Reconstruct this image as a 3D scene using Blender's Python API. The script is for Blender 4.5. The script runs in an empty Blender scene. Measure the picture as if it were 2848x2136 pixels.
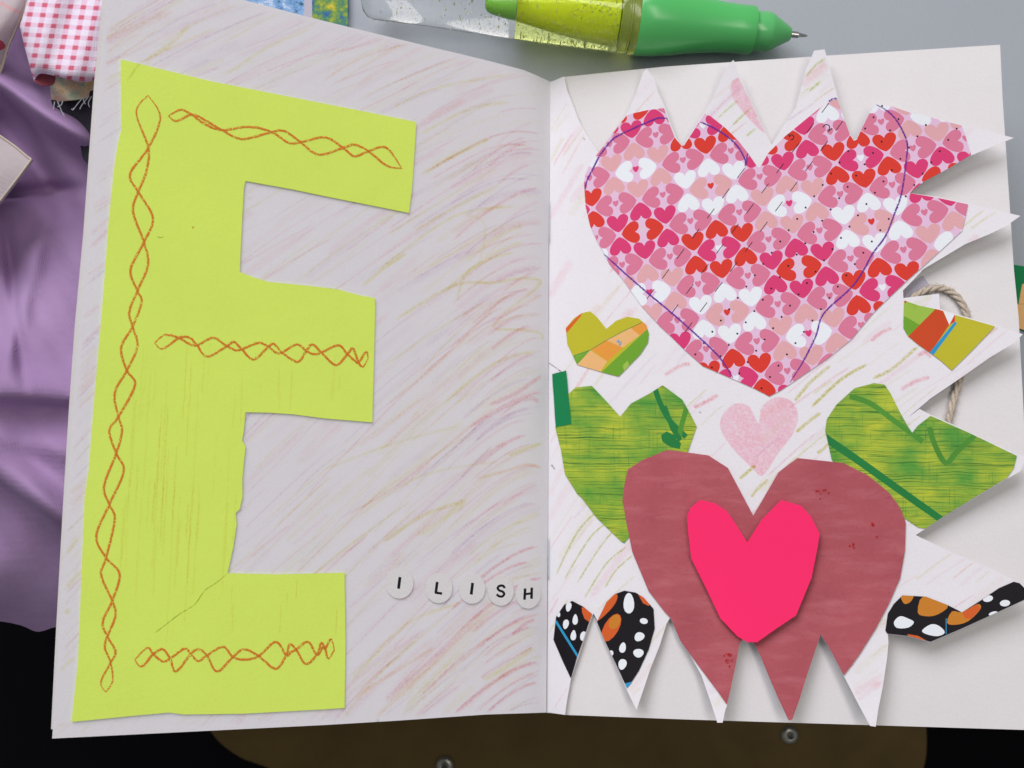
import bpy, bmesh, math, random
import numpy as np
from mathutils import Vector, Matrix
from mathutils.geometry import delaunay_2d_cdt

rnd = random.Random(7)
scene = bpy.context.scene
col = scene.collection

# ------------------------------------------------------------------ camera, world, lamps, exposure
F_PX, W_PX, H_PX = 3000.0, 2848.0, 2136.0
TILT = math.radians(6.2)
CAM_Z = 360.0                                   # mm above the table top
S = 0.001                                       # everything below is written in millimetres

cam_d = bpy.data.cameras.new('camera')
cam = bpy.data.objects.new('camera', cam_d)
col.objects.link(cam)
cam.location = (0, 0, CAM_Z * S)
cam.rotation_euler = (TILT, 0, 0)
cam_d.sensor_width = 36.0
cam_d.lens = 36.0 * F_PX / W_PX
cam_d.clip_start = 0.01
cam_d.clip_end = 20.0
cam_d.dof.use_dof = True
cam_d.dof.focus_distance = 0.325
cam_d.dof.aperture_fstop = 22.0
scene.camera = cam

world = bpy.data.worlds.new('World')
scene.world = world
world.use_nodes = True
world.node_tree.nodes['Background'].inputs[0].default_value = (0.90, 0.95, 1.0, 1)
world.node_tree.nodes['Background'].inputs[1].default_value = 0.26

def lamp(name, loc, target, sx, sy, power, color):
    d = bpy.data.lights.new(name, 'AREA')
    d.shape = 'RECTANGLE'; d.size = sx; d.size_y = sy
    d.energy = power; d.color = color
    o = bpy.data.objects.new(name, d); col.objects.link(o)
    o.location = loc
    o.rotation_euler = (Vector(target) - Vector(loc)).to_track_quat('-Z', 'Y').to_euler()
    return o
lamp('window_light', (-0.55, 1.1, 1.1), (0, 0.05, 0), 1.3, 1.0, 27.5, (0.955, 0.92, 1.0))
lamp('ceiling_light', (0.45, 0.15, 1.7), (0, 0.0, 0), 1.2, 0.35, 8, (1.0, 0.92, 0.87))

scene.view_settings.view_transform = 'Standard'
scene.view_settings.look = 'None'
scene.view_settings.exposure = -0.19
scene.view_settings.gamma = 1.0
scene.cycles.transparent_max_bounces = 48
scene.cycles.max_bounces = 12
scene.cycles.transmission_bounces = 10
scene.cycles.caustics_refractive = True

# ------------------------------------------------------------------ helpers: picture tracing to real positions
CT, ST = math.cos(TILT), math.sin(TILT)
def crop(x0, y0, k=2.212):
    return lambda pts: [(x0 + x / k, y0 + y / k) for x, y in pts]
A_ = crop(0, 0); B_ = crop(900, 0); C_ = crop(1848, 0)
D_ = crop(0, 700); E_ = crop(900, 700); F_ = crop(1848, 700)
G_ = crop(0, 1386); H_ = crop(900, 1386); I_ = crop(1848, 1386)
J_ = crop(0, 0, 5.53); K_ = crop(1000, 0, 3.16); L_ = crop(1650, 0, 3.16)
P1 = crop(1600, 250, 3.687); P2 = crop(2150, 250, 3.687); P3 = crop(1800, 650, 2.765)

def rays(px):
    px = np.asarray(px, float).reshape(-1, 2)
    x = (px[:, 0] - W_PX / 2) / F_PX
    y = -(px[:, 1] - H_PX / 2) / F_PX
    return np.c_[x, CT * y + ST, ST * y - CT]

def hit(px, surf):
    """where the sight lines through px meet the surface z = surf(x, y), in mm"""
    d = rays(px)
    z = np.zeros(len(d))
    for _ in range(40):
        t = (z - CAM_Z) / d[:, 2]
        z = surf(d[:, 0] * t, d[:, 1] * t)
    t = (z - CAM_Z) / d[:, 2]
    return np.c_[d[:, 0] * t, d[:, 1] * t, z]

def flat(z):
    return lambda x, y: np.full(np.shape(x), float(z))
def over(surf, dz):
    return lambda x, y: surf(x, y) + dz
class PxH:
    """a surface whose height is written over the picture plane (cloth folds)"""
    def __init__(self, f): self.f = f
def place(px, surf):
    if isinstance(surf, PxH):
        px = np.asarray(px, float).reshape(-1, 2)
        d = rays(px); z = surf.f(px[:, 0], px[:, 1])
        t = (z - CAM_Z) / d[:, 2]
        return np.c_[d[:, 0] * t, d[:, 1] * t, z]
    return hit(px, surf)

def inside(poly, pts):
    p = np.asarray(pts, float).reshape(-1, 2); q = np.asarray(poly, float)
    r = np.zeros(len(p), bool); n = len(q)
    for i in range(n):
        x1, y1 = q[i]; x2, y2 = q[(i + 1) % n]
        c = ((y1 > p[:, 1]) != (y2 > p[:, 1]))
        with np.errstate(divide='ignore', invalid='ignore'):
            r ^= c & (p[:, 0] < (x2 - x1) * (p[:, 1] - y1) / (y2 - y1 + 1e-12) + x1)
    return r

def smooth(pts, n=6, closed=False):
    p = [np.array(q, float) for q in pts]; out = []; m = len(p)
    for i in range(m if closed else m - 1):
        if closed: a, b, c, d = p[i - 1], p[i], p[(i + 1) % m], p[(i + 2) % m]
        else:
            a, b, c, d = p[max(i - 1, 0)], p[i], p[i + 1], p[min(i + 2, m - 1)]
        for k in range(n):
            t = k / n
            out.append(tuple(0.5 * ((2 * b) + (c - a) * t + (2 * a - 5 * b + 4 * c - d) * t * t + (3 * b - a - 3 * c + d) * t ** 3)))
    if not closed: out.append(tuple(p[-1]))
    return out

def dense(pts, step):
    out = []
    for (x1, y1), (x2, y2) in zip(pts[:-1], pts[1:]):
        n = max(1, int(math.hypot(x2 - x1, y2 - y1) / step))
        out += [(x1 + (x2 - x1) * k / n, y1 + (y2 - y1) * k / n) for k in range(n)]
    return out + [tuple(pts[-1])]

def ribbon_poly(pts, w):
    p = np.asarray(pts, float); d = np.gradient(p, axis=0)
    d /= np.linalg.norm(d, axis=1)[:, None] + 1e-9
    n = np.c_[-d[:, 1], d[:, 0]] * (np.asarray(w).reshape(-1, 1) / 2)
    return [tuple(q) for q in np.r_[p + n, (p - n)[::-1]]]

def ellipse(cx, cy, rx, ry, rot=0, n=14, tear=0.0):
    c, s = math.cos(rot), math.sin(rot); out = []
    for k in range(n):
        a = 2 * math.pi * k / n
        x, y = rx * math.cos(a) * (1 + tear * math.sin(a)), ry * math.sin(a)
        out.append((cx + c * x - s * y, cy + s * x + c * y))
    return out

def ccw(poly):
    a = sum(x1 * y2 - x2 * y1 for (x1, y1), (x2, y2) in zip(poly, poly[1:] + poly[:1]))
    return poly if a > 0 else poly[::-1]

# ------------------------------------------------------------------ helpers: objects
def thing(name, label, cat, loc=(0, 0, 0), group=None):
    o = bpy.data.objects.new(name, None); col.objects.link(o)
    o.empty_display_size = 0.01
    o.location = [c * S for c in loc]
    o['label'] = label; o['category'] = cat
    if group: o['group'] = group
    return o

def adopt(o, parent):
    o.parent = parent
    m = Matrix.Identity(4); p = parent
    chain = []
    while p is not None: chain.append(p); p = p.parent
    for q in reversed(chain):
        if q.parent is not None: m = m @ q.matrix_parent_inverse
        m = m @ Matrix.Translation(q.location)
    o.matrix_parent_inverse = m.inverted()

def finish(name, bm, mats, parent=None, label=None, cat=None, kind=None):
    me = bpy.data.meshes.new(name); bm.to_mesh(me); bm.free()
    for m in (mats if isinstance(mats, (list, tuple)) else [mats]): me.materials.append(m)
    o = bpy.data.objects.new(name, me); col.objects.link(o)
    if parent is not None: adopt(o, parent)
    if label: o['label'] = label
    if cat: o['category'] = cat
    if kind: o['kind'] = kind
    return o

def sheet(name, outline, surf, thick, mats, prints=(), step=0, parent=None, label=None, cat=None, kind=None, uv=None, jitter=0.0):
    """a sheet of paper or cloth: outline and printed areas in picture coordinates, laid on a surface, with real thickness"""
    outline = [tuple(p) for p in outline]
    if step: outline = dense(outline + outline[:1], step)[:-1]
    polys = [ccw([(x, -y) for x, y in outline])] + [ccw([(x, -y) for x, y in p]) for p, _ in prints]
    V, Fc = [], []
    for p in polys:
        Fc.append(list(range(len(V), len(V) + len(p)))); V += [Vector(q) for q in p]
    if step:
        xs = [p[0] for p in outline]; ys = [p[1] for p in outline]
        gx, gy = np.meshgrid(np.arange(min(xs) + step * .5, max(xs), step), np.arange(min(ys) + step * .5, max(ys), step))
        g = np.c_[gx.ravel(), gy.ravel()]
        g = g[inside(outline, g)]
        V += [Vector((x, -y)) for x, y in g]
    v2, e2, f2, ov, oe, of = delaunay_2d_cdt(V, [], Fc, 1, 1e-4, True)
    keep = [(f, max(o_)) for f, o_ in zip(f2, of) if 0 in o_]
    used = sorted({i for f, _ in keep for i in f}); remap = {i: k for k, i in enumerate(used)}
    px = np.array([(v2[i].x, -v2[i].y) for i in used])
    P = place(px, surf)
    bm = bmesh.new(); uvl = bm.loops.layers.uv.new('UVMap')
    top = [bm.verts.new(p * S) for p in P]
    bot = [bm.verts.new((p - np.array([0, 0, thick])) * S) for p in P]
    uvs = [(uv(x, y) if uv else (x / 100, -y / 100)) for x, y in px]
    cnt = {}
    for f, o_ in keep:
        idx = [remap[i] for i in f]
        mi = 0 if o_ == 0 else prints[o_ - 1][1]
        ft = bm.faces.new([top[i] for i in idx]); ft.material_index = mi; ft.smooth = True
        for l, i in zip(ft.loops, idx): l[uvl].uv = uvs[i]
        fb = bm.faces.new([bot[i] for i in reversed(idx)]); fb.smooth = True
        for l, i in zip(fb.loops, reversed(idx)): l[uvl].uv = uvs[i]
        for a, b in zip(idx, idx[1:] + idx[:1]): cnt[(a, b)] = 1
    for (a, b) in cnt:
        if (b, a) not in cnt:
            f = bm.faces.new([top[b], top[a], bot[a], bot[b]])
            for l, i in zip(f.loops, (b, a, a, b)): l[uvl].uv = uvs[i]
            for e in f.edges:
                if {e.verts[0], e.verts[1]} in ({top[a], top[b]}, {bot[a], bot[b]}): e.smooth = False
    return finish(name, bm, mats, parent, label, cat, kind)

def tube(bm, path, r, n=8, mi=0, cap=True):
    path = [Vector(p) * S for p in path]; rings = []
    up = Vector((0, 0, 1))
    for i, p in enumerate(path):
        t = (path[min(i + 1, len(path) - 1)] - path[max(i - 1, 0)]).normalized()
        a = t.cross(up)
        if a.length < 1e-4: a = t.cross(Vector((1, 0, 0)))
        a.normalize(); b = t.cross(a)
        rr = (r[i] if isinstance(r, (list, tuple)) else r) * S
        rings.append([bm.verts.new(p + a * rr * math.cos(2 * math.pi * k / n) + b * rr * math.sin(2 * math.pi * k / n)) for k in range(n)])
    for q, s in zip(rings[:-1], rings[1:]):
        for k in range(n):
            f = bm.faces.new((q[k], q[(k + 1) % n], s[(k + 1) % n], s[k])); f.smooth = True; f.material_index = mi
    if cap:
        f = bm.faces.new(rings[0][::-1]); f.material_index = mi
        f = bm.faces.new(rings[-1]); f.material_index = mi

def lathe(bm, origin, axis, prof, n=48, mi=0, close=True):
    axis = Vector(axis).normalized(); a = axis.cross(Vector((0, 0, 1)))
    if a.length < 1e-4: a = Vector((1, 0, 0))
    a.normalize(); b = axis.cross(a); o = Vector(origin); rings = []
    for s, r in prof:
        rings.append([bm.verts.new((o + axis * s + a * r * math.cos(2 * math.pi * k / n) + b * r * math.sin(2 * math.pi * k / n)) * S) for k in range(n)])
    for q, s in zip(rings[:-1], rings[1:]):
        for k in range(n):
            f = bm.faces.new((q[k], q[(k + 1) % n], s[(k + 1) % n], s[k])); f.smooth = True; f.material_index = mi
    if close:
        bm.faces.new(rings[0][::-1]).material_index = mi
        bm.faces.new(rings[-1]).material_index = mi
    bmesh.ops.recalc_face_normals(bm, faces=bm.faces)

def sharp(o, deg=35):
    bm = bmesh.new(); bm.from_mesh(o.data)
    for e in bm.edges:
        if len(e.link_faces) == 2 and e.calc_face_angle(0) > math.radians(deg): e.smooth = False
    bm.to_mesh(o.data); bm.free(); return o

def box(bm, x0, x1, y0, y1, z0, z1, bevel=0, mi=0):
    r = bmesh.ops.create_cube(bm, size=1.0)
    for v in r['verts']:
        v.co = Vector(((x0 + x1) / 2 + v.co.x * (x1 - x0), (y0 + y1) / 2 + v.co.y * (y1 - y0), (z0 + z1) / 2 + v.co.z * (z1 - z0))) * S
    if bevel:
        es = list({e for v in r['verts'] for e in v.link_edges})
        bmesh.ops.bevel(bm, geom=es, offset=bevel * S, segments=3, affect='EDGES')

# ------------------------------------------------------------------ helpers: materials
def lin(c):
    if isinstance(c, str):
        c = [int(c[i:i + 2], 16) / 255 for i in (1, 3, 5)]
        c = [v / 12.92 if v <= 0.04045 else ((v + 0.055) / 1.055) ** 2.4 for v in c]
    return (c[0], c[1], c[2], 1)

class N:
    def __init__(self, name):
        self.m = bpy.data.materials.new(name); self.m.use_nodes = True
        self.t = self.m.node_tree; self.p = self.t.nodes['Principled BSDF']; self.o = self.t.nodes['Material Output']
    def n(self, kind, **kw):
        x = self.t.nodes.new(kind)
        for k, v in kw.items():
            if k.startswith('i_'): x.inputs[k[2:].replace('_', ' ')].default_value = v
            else: setattr(x, k, v)
        return x
    def l(self, a, b): self.t.links.new(a, b)
    def math(self, op, a, b=None, clamp=False):
        x = self.t.nodes.new('ShaderNodeMath'); x.operation = op; x.use_clamp = clamp
        for k, v in enumerate((a, b)):
            if v is None: continue
            if isinstance(v, (int, float)): x.inputs[k].default_value = v
            else: self.l(v, x.inputs[k])
        return x.outputs[0]
    def mix(self, f, a, b, mode='MIX'):
        x = self.t.nodes.new('ShaderNodeMix'); x.data_type = 'RGBA'; x.blend_type = mode
        for s, v in ((x.inputs[0], f), (x.inputs[6], a), (x.inputs[7], b)):
            if isinstance(v, (int, float)): s.default_value = v
            elif isinstance(v, tuple): s.default_value = v
            else: self.l(v, s)
        return x.outputs[2]
    def noise(self, scale, vec=None, detail=3.0, rough=0.55):
        x = self.n('ShaderNodeTexNoise'); x.inputs['Scale'].default_value = scale
        x.inputs['Detail'].default_value = detail; x.inputs['Roughness'].default_value = rough
        if vec is not None: self.l(vec, x.inputs['Vector'])
        return x.outputs['Fac']
    def obj(self): return self.n('ShaderNodeTexCoord').outputs['Object']
    def uv(self): return self.n('ShaderNodeTexCoord').outputs['UV']
    def ramp(self, f, stops):
        x = self.n('ShaderNodeValToRGB'); cr = x.color_ramp
        while len(cr.elements) < len(stops): cr.elements.new(0.5)
        for e, (p, c) in zip(cr.elements, stops): e.position = p; e.color = lin(c)
        self.l(f, x.inputs[0]); return x.outputs[0]
    def mapped(self, vec, scale, rot=(0, 0, 0)):
        x = self.n('ShaderNodeMapping'); x.inputs['Scale'].default_value = scale; x.inputs['Rotation'].default_value = rot
        self.l(vec, x.inputs['Vector']); return x.outputs[0]
    def bump(self, h, dist, strength=1.0):
        x = self.n('ShaderNodeBump'); x.inputs['Distance'].default_value = dist; x.inputs['Strength'].default_value = strength
        self.l(h, x.inputs['Height']); self.l(x.outputs[0], self.p.inputs['Normal'])

def paper(name, c, rough=0.75, spec=0.15, mottle=0.05, grain=0.06, bump=0.00006, fibre=None):
    k = N(name); o = k.obj()
    big = k.noise(45.0, o, 3); fine = k.noise(1900.0, o, 2)
    base = lin(c)
    dark = tuple(v * (1 - 2 * mottle) for v in base[:3]) + (1,)
    light = tuple(min(1, v * (1 + 1.2 * mottle)) for v in base[:3]) + (1,)
    cc = k.mix(big, dark, light)
    g = k.math('ADD', k.math('MULTIPLY', k.math('SUBTRACT', fine, 0.5), grain * 4), 1.0)
    x = k.n('ShaderNodeVectorMath', operation='SCALE'); k.l(cc, x.inputs[0]); k.l(g, x.inputs['Scale'])
    k.l(x.outputs[0], k.p.inputs['Base Color'])
    k.p.inputs['Roughness'].default_value = rough; k.p.inputs['Specular IOR Level'].default_value = spec
    h = k.math('ADD', k.math('MULTIPLY', k.noise(900.0, o, 3), 1.0), k.math('MULTIPLY', k.noise(160.0, o, 2), 1.6))
    k.bump(h, bump, 0.6)
    return k.m

def plastic(name, c, rough=0.3, spec=0.5, metal=0.0):
    k = N(name); k.p.inputs['Base Color'].default_value = lin(c)
    k.p.inputs['Roughness'].default_value = rough; k.p.inputs['Specular IOR Level'].default_value = spec
    k.p.inputs['Metallic'].default_value = metal
    k.l(k.math('ADD', k.math('MULTIPLY', k.noise(300.0, k.obj(), 4), 0.12), rough - 0.06), k.p.inputs['Roughness'])
    return k.m

def pencil_material():
    k = N('coloured_pencil')
    at = k.n('ShaderNodeAttribute'); at.attribute_name = 'tint'
    uv = k.uv(); sep = k.n('ShaderNodeSeparateXYZ'); k.l(uv, sep.inputs[0])
    v = k.math('ABSOLUTE', k.math('SUBTRACT', k.math('MULTIPLY', sep.outputs[1], 2.0), 1.0))
    prof = k.math('SUBTRACT', 1.0, k.math('POWER', v, 3.0), True)
    o = k.obj()
    g = k.math('MULTIPLY', k.math('SUBTRACT', k.noise(2200.0, o, 3), 0.33), 3.2, True)
    g2 = k.math('ADD', k.math('MULTIPLY', k.noise(120.0, o, 2), 1.1), 0.4)
    al = k.math('MULTIPLY', k.math('MULTIPLY', k.math('MULTIPLY', prof, g), g2), at.outputs['Alpha'], True)
    tr = k.n('ShaderNodeBsdfTransparent'); mx = k.n('ShaderNodeMixShader')
    k.l(at.outputs['Color'], k.p.inputs['Base Color'])
    k.p.inputs['Roughness'].default_value = 0.7; k.p.inputs['Specular IOR Level'].default_value = 0.15
    k.l(al, mx.inputs[0]); k.l(tr.outputs[0], mx.inputs[1]); k.l(k.p.outputs[0], mx.inputs[2]); k.l(mx.outputs[0], k.o.inputs[0])
    return k.m
PENCIL = pencil_material()
def pencil_wash():
    k = N('soft_pencil_wash')
    at = k.n('ShaderNodeAttribute'); at.attribute_name = 'tint'
    sep = k.n('ShaderNodeSeparateXYZ'); k.l(k.uv(), sep.inputs[0])
    v = k.math('ABSOLUTE', k.math('SUBTRACT', k.math('MULTIPLY', sep.outputs[1], 2.0), 1.0))
    prof = k.math('SUBTRACT', 1.0, k.math('POWER', v, 2.0), True)
    o = k.obj()
    g = k.math('MULTIPLY', k.math('SUBTRACT', k.noise(1500.0, o, 3), 0.22), 2.2, True)
    g2 = k.math('ADD', k.math('MULTIPLY', k.noise(120.0, o, 2), 1.1), 0.4)
    al = k.math('MULTIPLY', k.math('MULTIPLY', k.math('MULTIPLY', prof, g), g2), at.outputs['Alpha'], True)
    tr = k.n('ShaderNodeBsdfTransparent')
    k.l(k.mix(al, (1, 1, 1, 1), at.outputs['Color']), tr.inputs[0]); k.l(tr.outputs[0], k.o.inputs[0])
    k.t.nodes.remove(k.p)
    return k.m
WASH = pencil_wash()

class Strokes:
    """hand-drawn lines: narrow ribbons lying on the paper, each a hair above the one before"""
    def __init__(self, surf, base, dz=0.0004):
        self.surf, self.z, self.dz = surf, base, dz
        self.bm = bmesh.new(); self.uv = self.bm.loops.layers.uv.new('UVMap'); self.c = self.bm.loops.layers.float_color.new('tint')
    def add(self, pts, w, c, a, taper=True, step=12):
        if len(pts) < 2: return
        p = np.array(dense(pts, step)); n = len(p)
        if n < 2: return
        if n < 4:
            p = np.array(dense(pts, max(1.0, step / 5))); n = len(p)
            if n < 2: return
        d = np.gradient(p, axis=0); d /= np.linalg.norm(d, axis=1)[:, None] + 1e-9
        nn = np.c_[-d[:, 1], d[:, 0]]
        u = np.linspace(0, 1, n)
        ww = np.full(n, w / 2.0)
        if taper: ww = ww * np.clip(np.minimum(u, 1 - u) * 9 + 0.35, 0, 1)
        L = place(p + nn * ww[:, None], self.surf); R = place(p - nn * ww[:, None], self.surf)
        L[:, 2] += self.z; R[:, 2] += self.z; self.z += self.dz
        lv = [self.bm.verts.new(q * S) for q in L]; rv = [self.bm.verts.new(q * S) for q in R]
        cc = lin(c)
        for i in range(n - 1):
            f = self.bm.faces.new((lv[i], lv[i + 1], rv[i + 1], rv[i])); f.smooth = True
            if f.normal.z < 0: f.normal_flip()
            for l in f.loops:
                j = 0 if l.vert in (lv[i], lv[i + 1]) else 1
                k = i + (1 if l.vert in (lv[i + 1], rv[i + 1]) else 0)
                l[self.uv].uv = (k, float(j))
                e = min(k, n - 1 - k)
                l[self.c] = (cc[0], cc[1], cc[2], a * (0.45 if e == 0 and taper else 1.0))
    def done(self, name, parent, label=None, kind=None, mat=None):
        for f in self.bm.faces:
            f.normal_update()
            if f.normal.z < 0: f.normal_flip()
        return finish(name, self.bm, mat or PENCIL, parent, label, None, kind)

# ------------------------------------------------------------------ surfaces of the opened booklet (mm)
Z0 = 2.2
def spine_x(y): return 12.4 + 0.0066 * (y - 38)
def left_h(x, y):
    t = np.clip(spine_x(y) - x, 0, 400); v = np.clip((y + 68) / 212, -0.4, 1.5)
    sl = 0.40 + 0.19 * v
    return Z0 + 2.4 * (1 - np.exp(-t / 4.5)) + sl * t + 1.2 * np.sin(t / 138 * math.pi)
def right_h(x, y):
    t = np.clip(x - spine_x(y), 0, 400)
    return Z0 + 1.6 * (1 - np.exp(-t / 4.0)) + 0.185 * t + 0.8 * np.sin(t / 150 * math.pi)
def leaf_h(x, y):
    t = np.clip(x - spine_x(y), 0, 400); q = np.abs(y - 38) / 106.0
    wob = 0.7 * np.sin(x * 0.11 + 0.6) + 0.5 * np.sin(x * 0.23 + y * 0.02)
    return right_h(x, y) + 0.55 * (1 - np.exp(-t / 5.0)) + (np.where(y < 38, 6.5, 4.5) + wob) * np.clip(q, 0, 1.4) ** 4 * np.clip(t / 25, 0, 1) + 6.5 * (t / 144) ** 3.2

# ------------------------------------------------------------------ materials
M = {}
M['white_page'] = paper('white_cartridge_paper', (0.80, 0.785, 0.80), mottle=0.015, grain=0.03)
M['white_back'] = paper('white_page_behind', (0.765, 0.745, 0.725), mottle=0.02, grain=0.03)
M['yellow'] = paper('lime_yellow_paper', (0.76, 0.96, 0.15), mottle=0.03, grain=0.03)
def sugar_paper():
    k = N('rose_sugar_paper'); o = k.obj()
    st_ = k.noise(1.0, k.mapped(o, (60, 320, 200), (0, 0, -0.5)), 4, 0.6)
    bl = k.noise(60.0, o, 5, 0.65); fi = k.noise(1500.0, o, 3)
    c = k.mix(bl, lin('#9c4a53'), lin('#bf656b'))
    c = k.mix(k.math('MULTIPLY', k.math('SUBTRACT', st_, 0.48), 0.8, True), c, lin('#dd9298'))
    c = k.mix(k.math('MULTIPLY', k.math('SUBTRACT', fi, 0.56), 2.2, True), c, lin('#8a4658'))
    k.l(c, k.p.inputs['Base Color']); k.p.inputs['Roughness'].default_value = 0.9; k.p.inputs['Specular IOR Level'].default_value = 0.12
    k.bump(k.noise(900.0, o, 3), 0.00007, 0.6)
    return k.m
M['maroon'] = sugar_paper()
M['hotpink'] = paper('fluorescent_pink_paper', (1.0, 0.028, 0.15), mottle=0.02, grain=0.02)
M['sticker'] = paper('sticker_paper', (0.80, 0.79, 0.77), mottle=0.02, rough=0.5)
M['ink'] = paper('black_ink', (0.012, 0.012, 0.016), mottle=0.02, rough=0.5)
M['lav'] = paper('print_lavender_pink', '#e2bfd8', rough=0.45, mottle=0.02, grain=0.02)
for nme, c in (('pink', '#d87a96'), ('peach', '#dfa9ab'), ('white', '#e9eef0'), ('red', '#d93a2c'), ('magenta', '#d83c72'),
               ('faint', '#e0c4cf'), ('orange', '#d9601f'), ('olive', '#bfb92c'), ('leafgreen', '#6fa52e'), ('lightgreen', '#9cc04a'),
               ('tan', '#eab777'), ('amber', '#e59a3c'), ('brick', '#cb4a22'), ('blue', '#2f97c4'), ('darkgreen', '#14804a'),
               ('black', '#19161a'), ('burnt', '#d4602a'), ('goldbrown', '#c9802a'), ('greytone', '#b9b5c0'), ('slit', '#7d9030')):
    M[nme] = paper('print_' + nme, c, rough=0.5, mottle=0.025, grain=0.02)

def streaky_green():
    k = N('brushed_green_print'); uv0 = k.uv()
    w = k.n('ShaderNodeTexNoise'); w.inputs['Scale'].default_value = 0.9; w.inputs['Detail'].default_value = 3; k.l(uv0, w.inputs['Vector'])
    sc = k.n('ShaderNodeVectorMath', operation='SCALE'); k.l(w.outputs['Color'], sc.inputs[0]); sc.inputs['Scale'].default_value = 0.16
    ad = k.n('ShaderNodeVectorMath', operation='ADD'); k.l(uv0, ad.inputs[0]); k.l(sc.outputs[0], ad.inputs[1]); uv = ad.outputs[0]
    a = k.noise(1.0, k.mapped(uv, (0.55, 9, 1), (0, 0, 0.05)), 6, 0.7)
    b = k.noise(1.0, k.mapped(uv, (0.34, 30, 1), (0, 0, 0.05)), 4, 0.75)
    c = k.noise(1.0, k.mapped(uv, (24, 0.55, 1)), 4, 0.65)
    patch = k.noise(1.3, uv0, 3); big = k.noise(0.8, k.mapped(uv0, (1, 1.4, 1)), 3)
    base = k.mix(k.math('MULTIPLY', k.math('SUBTRACT', big, 0.33), 3.2, True), lin('#559a33'), lin('#bfc832'))
    base = k.mix(k.math('MULTIPLY', k.math('SUBTRACT', a, 0.42), 2.4, True), base, lin('#56a03a'))
    base = k.mix(k.math('MULTIPLY', k.math('SUBTRACT', b, 0.515), 9.0, True), base, lin('#2a6a22'))
    base = k.mix(k.math('MULTIPLY', k.math('SUBTRACT', 0.37, b), 5.0, True), base, lin('#c4cf52'))
    vert = k.math('MULTIPLY', k.math('MULTIPLY', k.math('SUBTRACT', c, 0.56), 6.0, True), k.math('MULTIPLY', k.math('SUBTRACT', patch, 0.42), 6.0, True), True)
    base = k.mix(k.math('MULTIPLY', vert, 0.9), base, lin('#23763a'))
    k.l(base, k.p.inputs['Base Color']); k.p.inputs['Roughness'].default_value = 0.5; k.p.inputs['Specular IOR Level'].default_value = 0.3
    k.bump(k.noise(700.0, k.obj(), 3), 0.00005, 0.5)
    return k.m
M['green'] = streaky_green()
M['stem'] = paper('print_stem_green', '#26803f', rough=0.5, mottle=0.15, grain=0.06)
M['stemfaint'] = paper('print_faint_stem_green', '#559838', rough=0.5, mottle=0.2, grain=0.06)

def weave(k, uv_scale=1400.0):
    o = k.obj()
    w1 = k.n('ShaderNodeTexWave'); w1.bands_direction = 'X'; w1.inputs['Scale'].default_value = uv_scale / 1.6; w1.inputs['Distortion'].default_value = 1.5
    w2 = k.n('ShaderNodeTexWave'); w2.bands_direction = 'Y'; w2.inputs['Scale'].default_value = uv_scale / 1.6; w2.inputs['Distortion'].default_value = 1.5
    k.l(o, w1.inputs['Vector']); k.l(o, w2.inputs['Vector'])
    return k.math('ADD', w1.outputs['Fac'], w2.outputs['Fac'])

def cloth(name, c, c2=None, rough=0.9, ws=1400.0):
    k = N(name); w = weave(k, ws); n = k.noise(30.0, k.obj(), 4)
    base = k.mix(n, lin(c), lin(c2 or c))
    base = k.mix(k.math('MULTIPLY', w, 0.03), base, lin('#f4eef6'))
    k.l(base, k.p.inputs['Base Color']); k.p.inputs['Roughness'].default_value = rough
    k.p.inputs['Specular IOR Level'].default_value = 0.15; k.p.inputs['Sheen Weight'].default_value = 0.02
    k.bump(k.math('ADD', w, k.math('MULTIPLY', k.noise(260.0, k.obj(), 4), 5.0)), 0.00014, 0.6)
    return k.m
M['purple'] = cloth('purple_cotton', '#926f9e', '#bb9ec6')
M['navy'] = cloth('navy_weave', '#100e1a', '#1a1828')
M['calico'] = cloth('cream_calico', '#b6a9ac', '#c9bfbd')
M['thread'] = paper('cream_thread', '#cdbfae', mottle=0.1, grain=0.1)
M['palethread'] = paper('pale_thread', '#c4ccd0', mottle=0.1)
M['twine'] = paper('jute_twine', '#cabdaa', mottle=0.16, grain=0.2, rough=0.95)

def gingham():
    k = N('red_gingham'); uv = k.uv(); sep = k.n('ShaderNodeSeparateXYZ'); k.l(uv, sep.inputs[0])
    def stripe(s):
        f = k.math('FRACT', s)
        d = k.math('ABSOLUTE', k.math('SUBTRACT', f, 0.5))
        return k.math('MULTIPLY', k.math('SUBTRACT', 0.26, d), 10.0, True)
    nz = k.math('MULTIPLY', k.math('SUBTRACT', k.noise(9.0, uv, 2), 0.5), 0.10)
    a = stripe(k.math('ADD', sep.outputs[0], nz)); b = stripe(k.math('ADD', sep.outputs[1], nz))
    s = k.math('MULTIPLY', k.math('ADD', a, b), 0.5)
    base = k.ramp(s, [(0.0, '#ece4f0'), (0.5, '#e8c4d8'), (0.66, '#de9cb6'), (1.0, '#cf4563')])
    w = weave(k, 1200)
    base = k.mix(k.math('MULTIPLY', w, 0.10), base, lin('#fff5fa'))
    k.l(base, k.p.inputs['Base Color']); k.p.inputs['Roughness'].default_value = 0.9; k.p.inputs['Specular IOR Level'].default_value = 0.15
    k.bump(w, 0.00012, 0.5)
    return k.m
M['gingham'] = gingham()
M['gingham_in'] = cloth('gingham_inner_shade', '#7c2434', '#94404e')  # dark red has the shade inside the curl painted in

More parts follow.
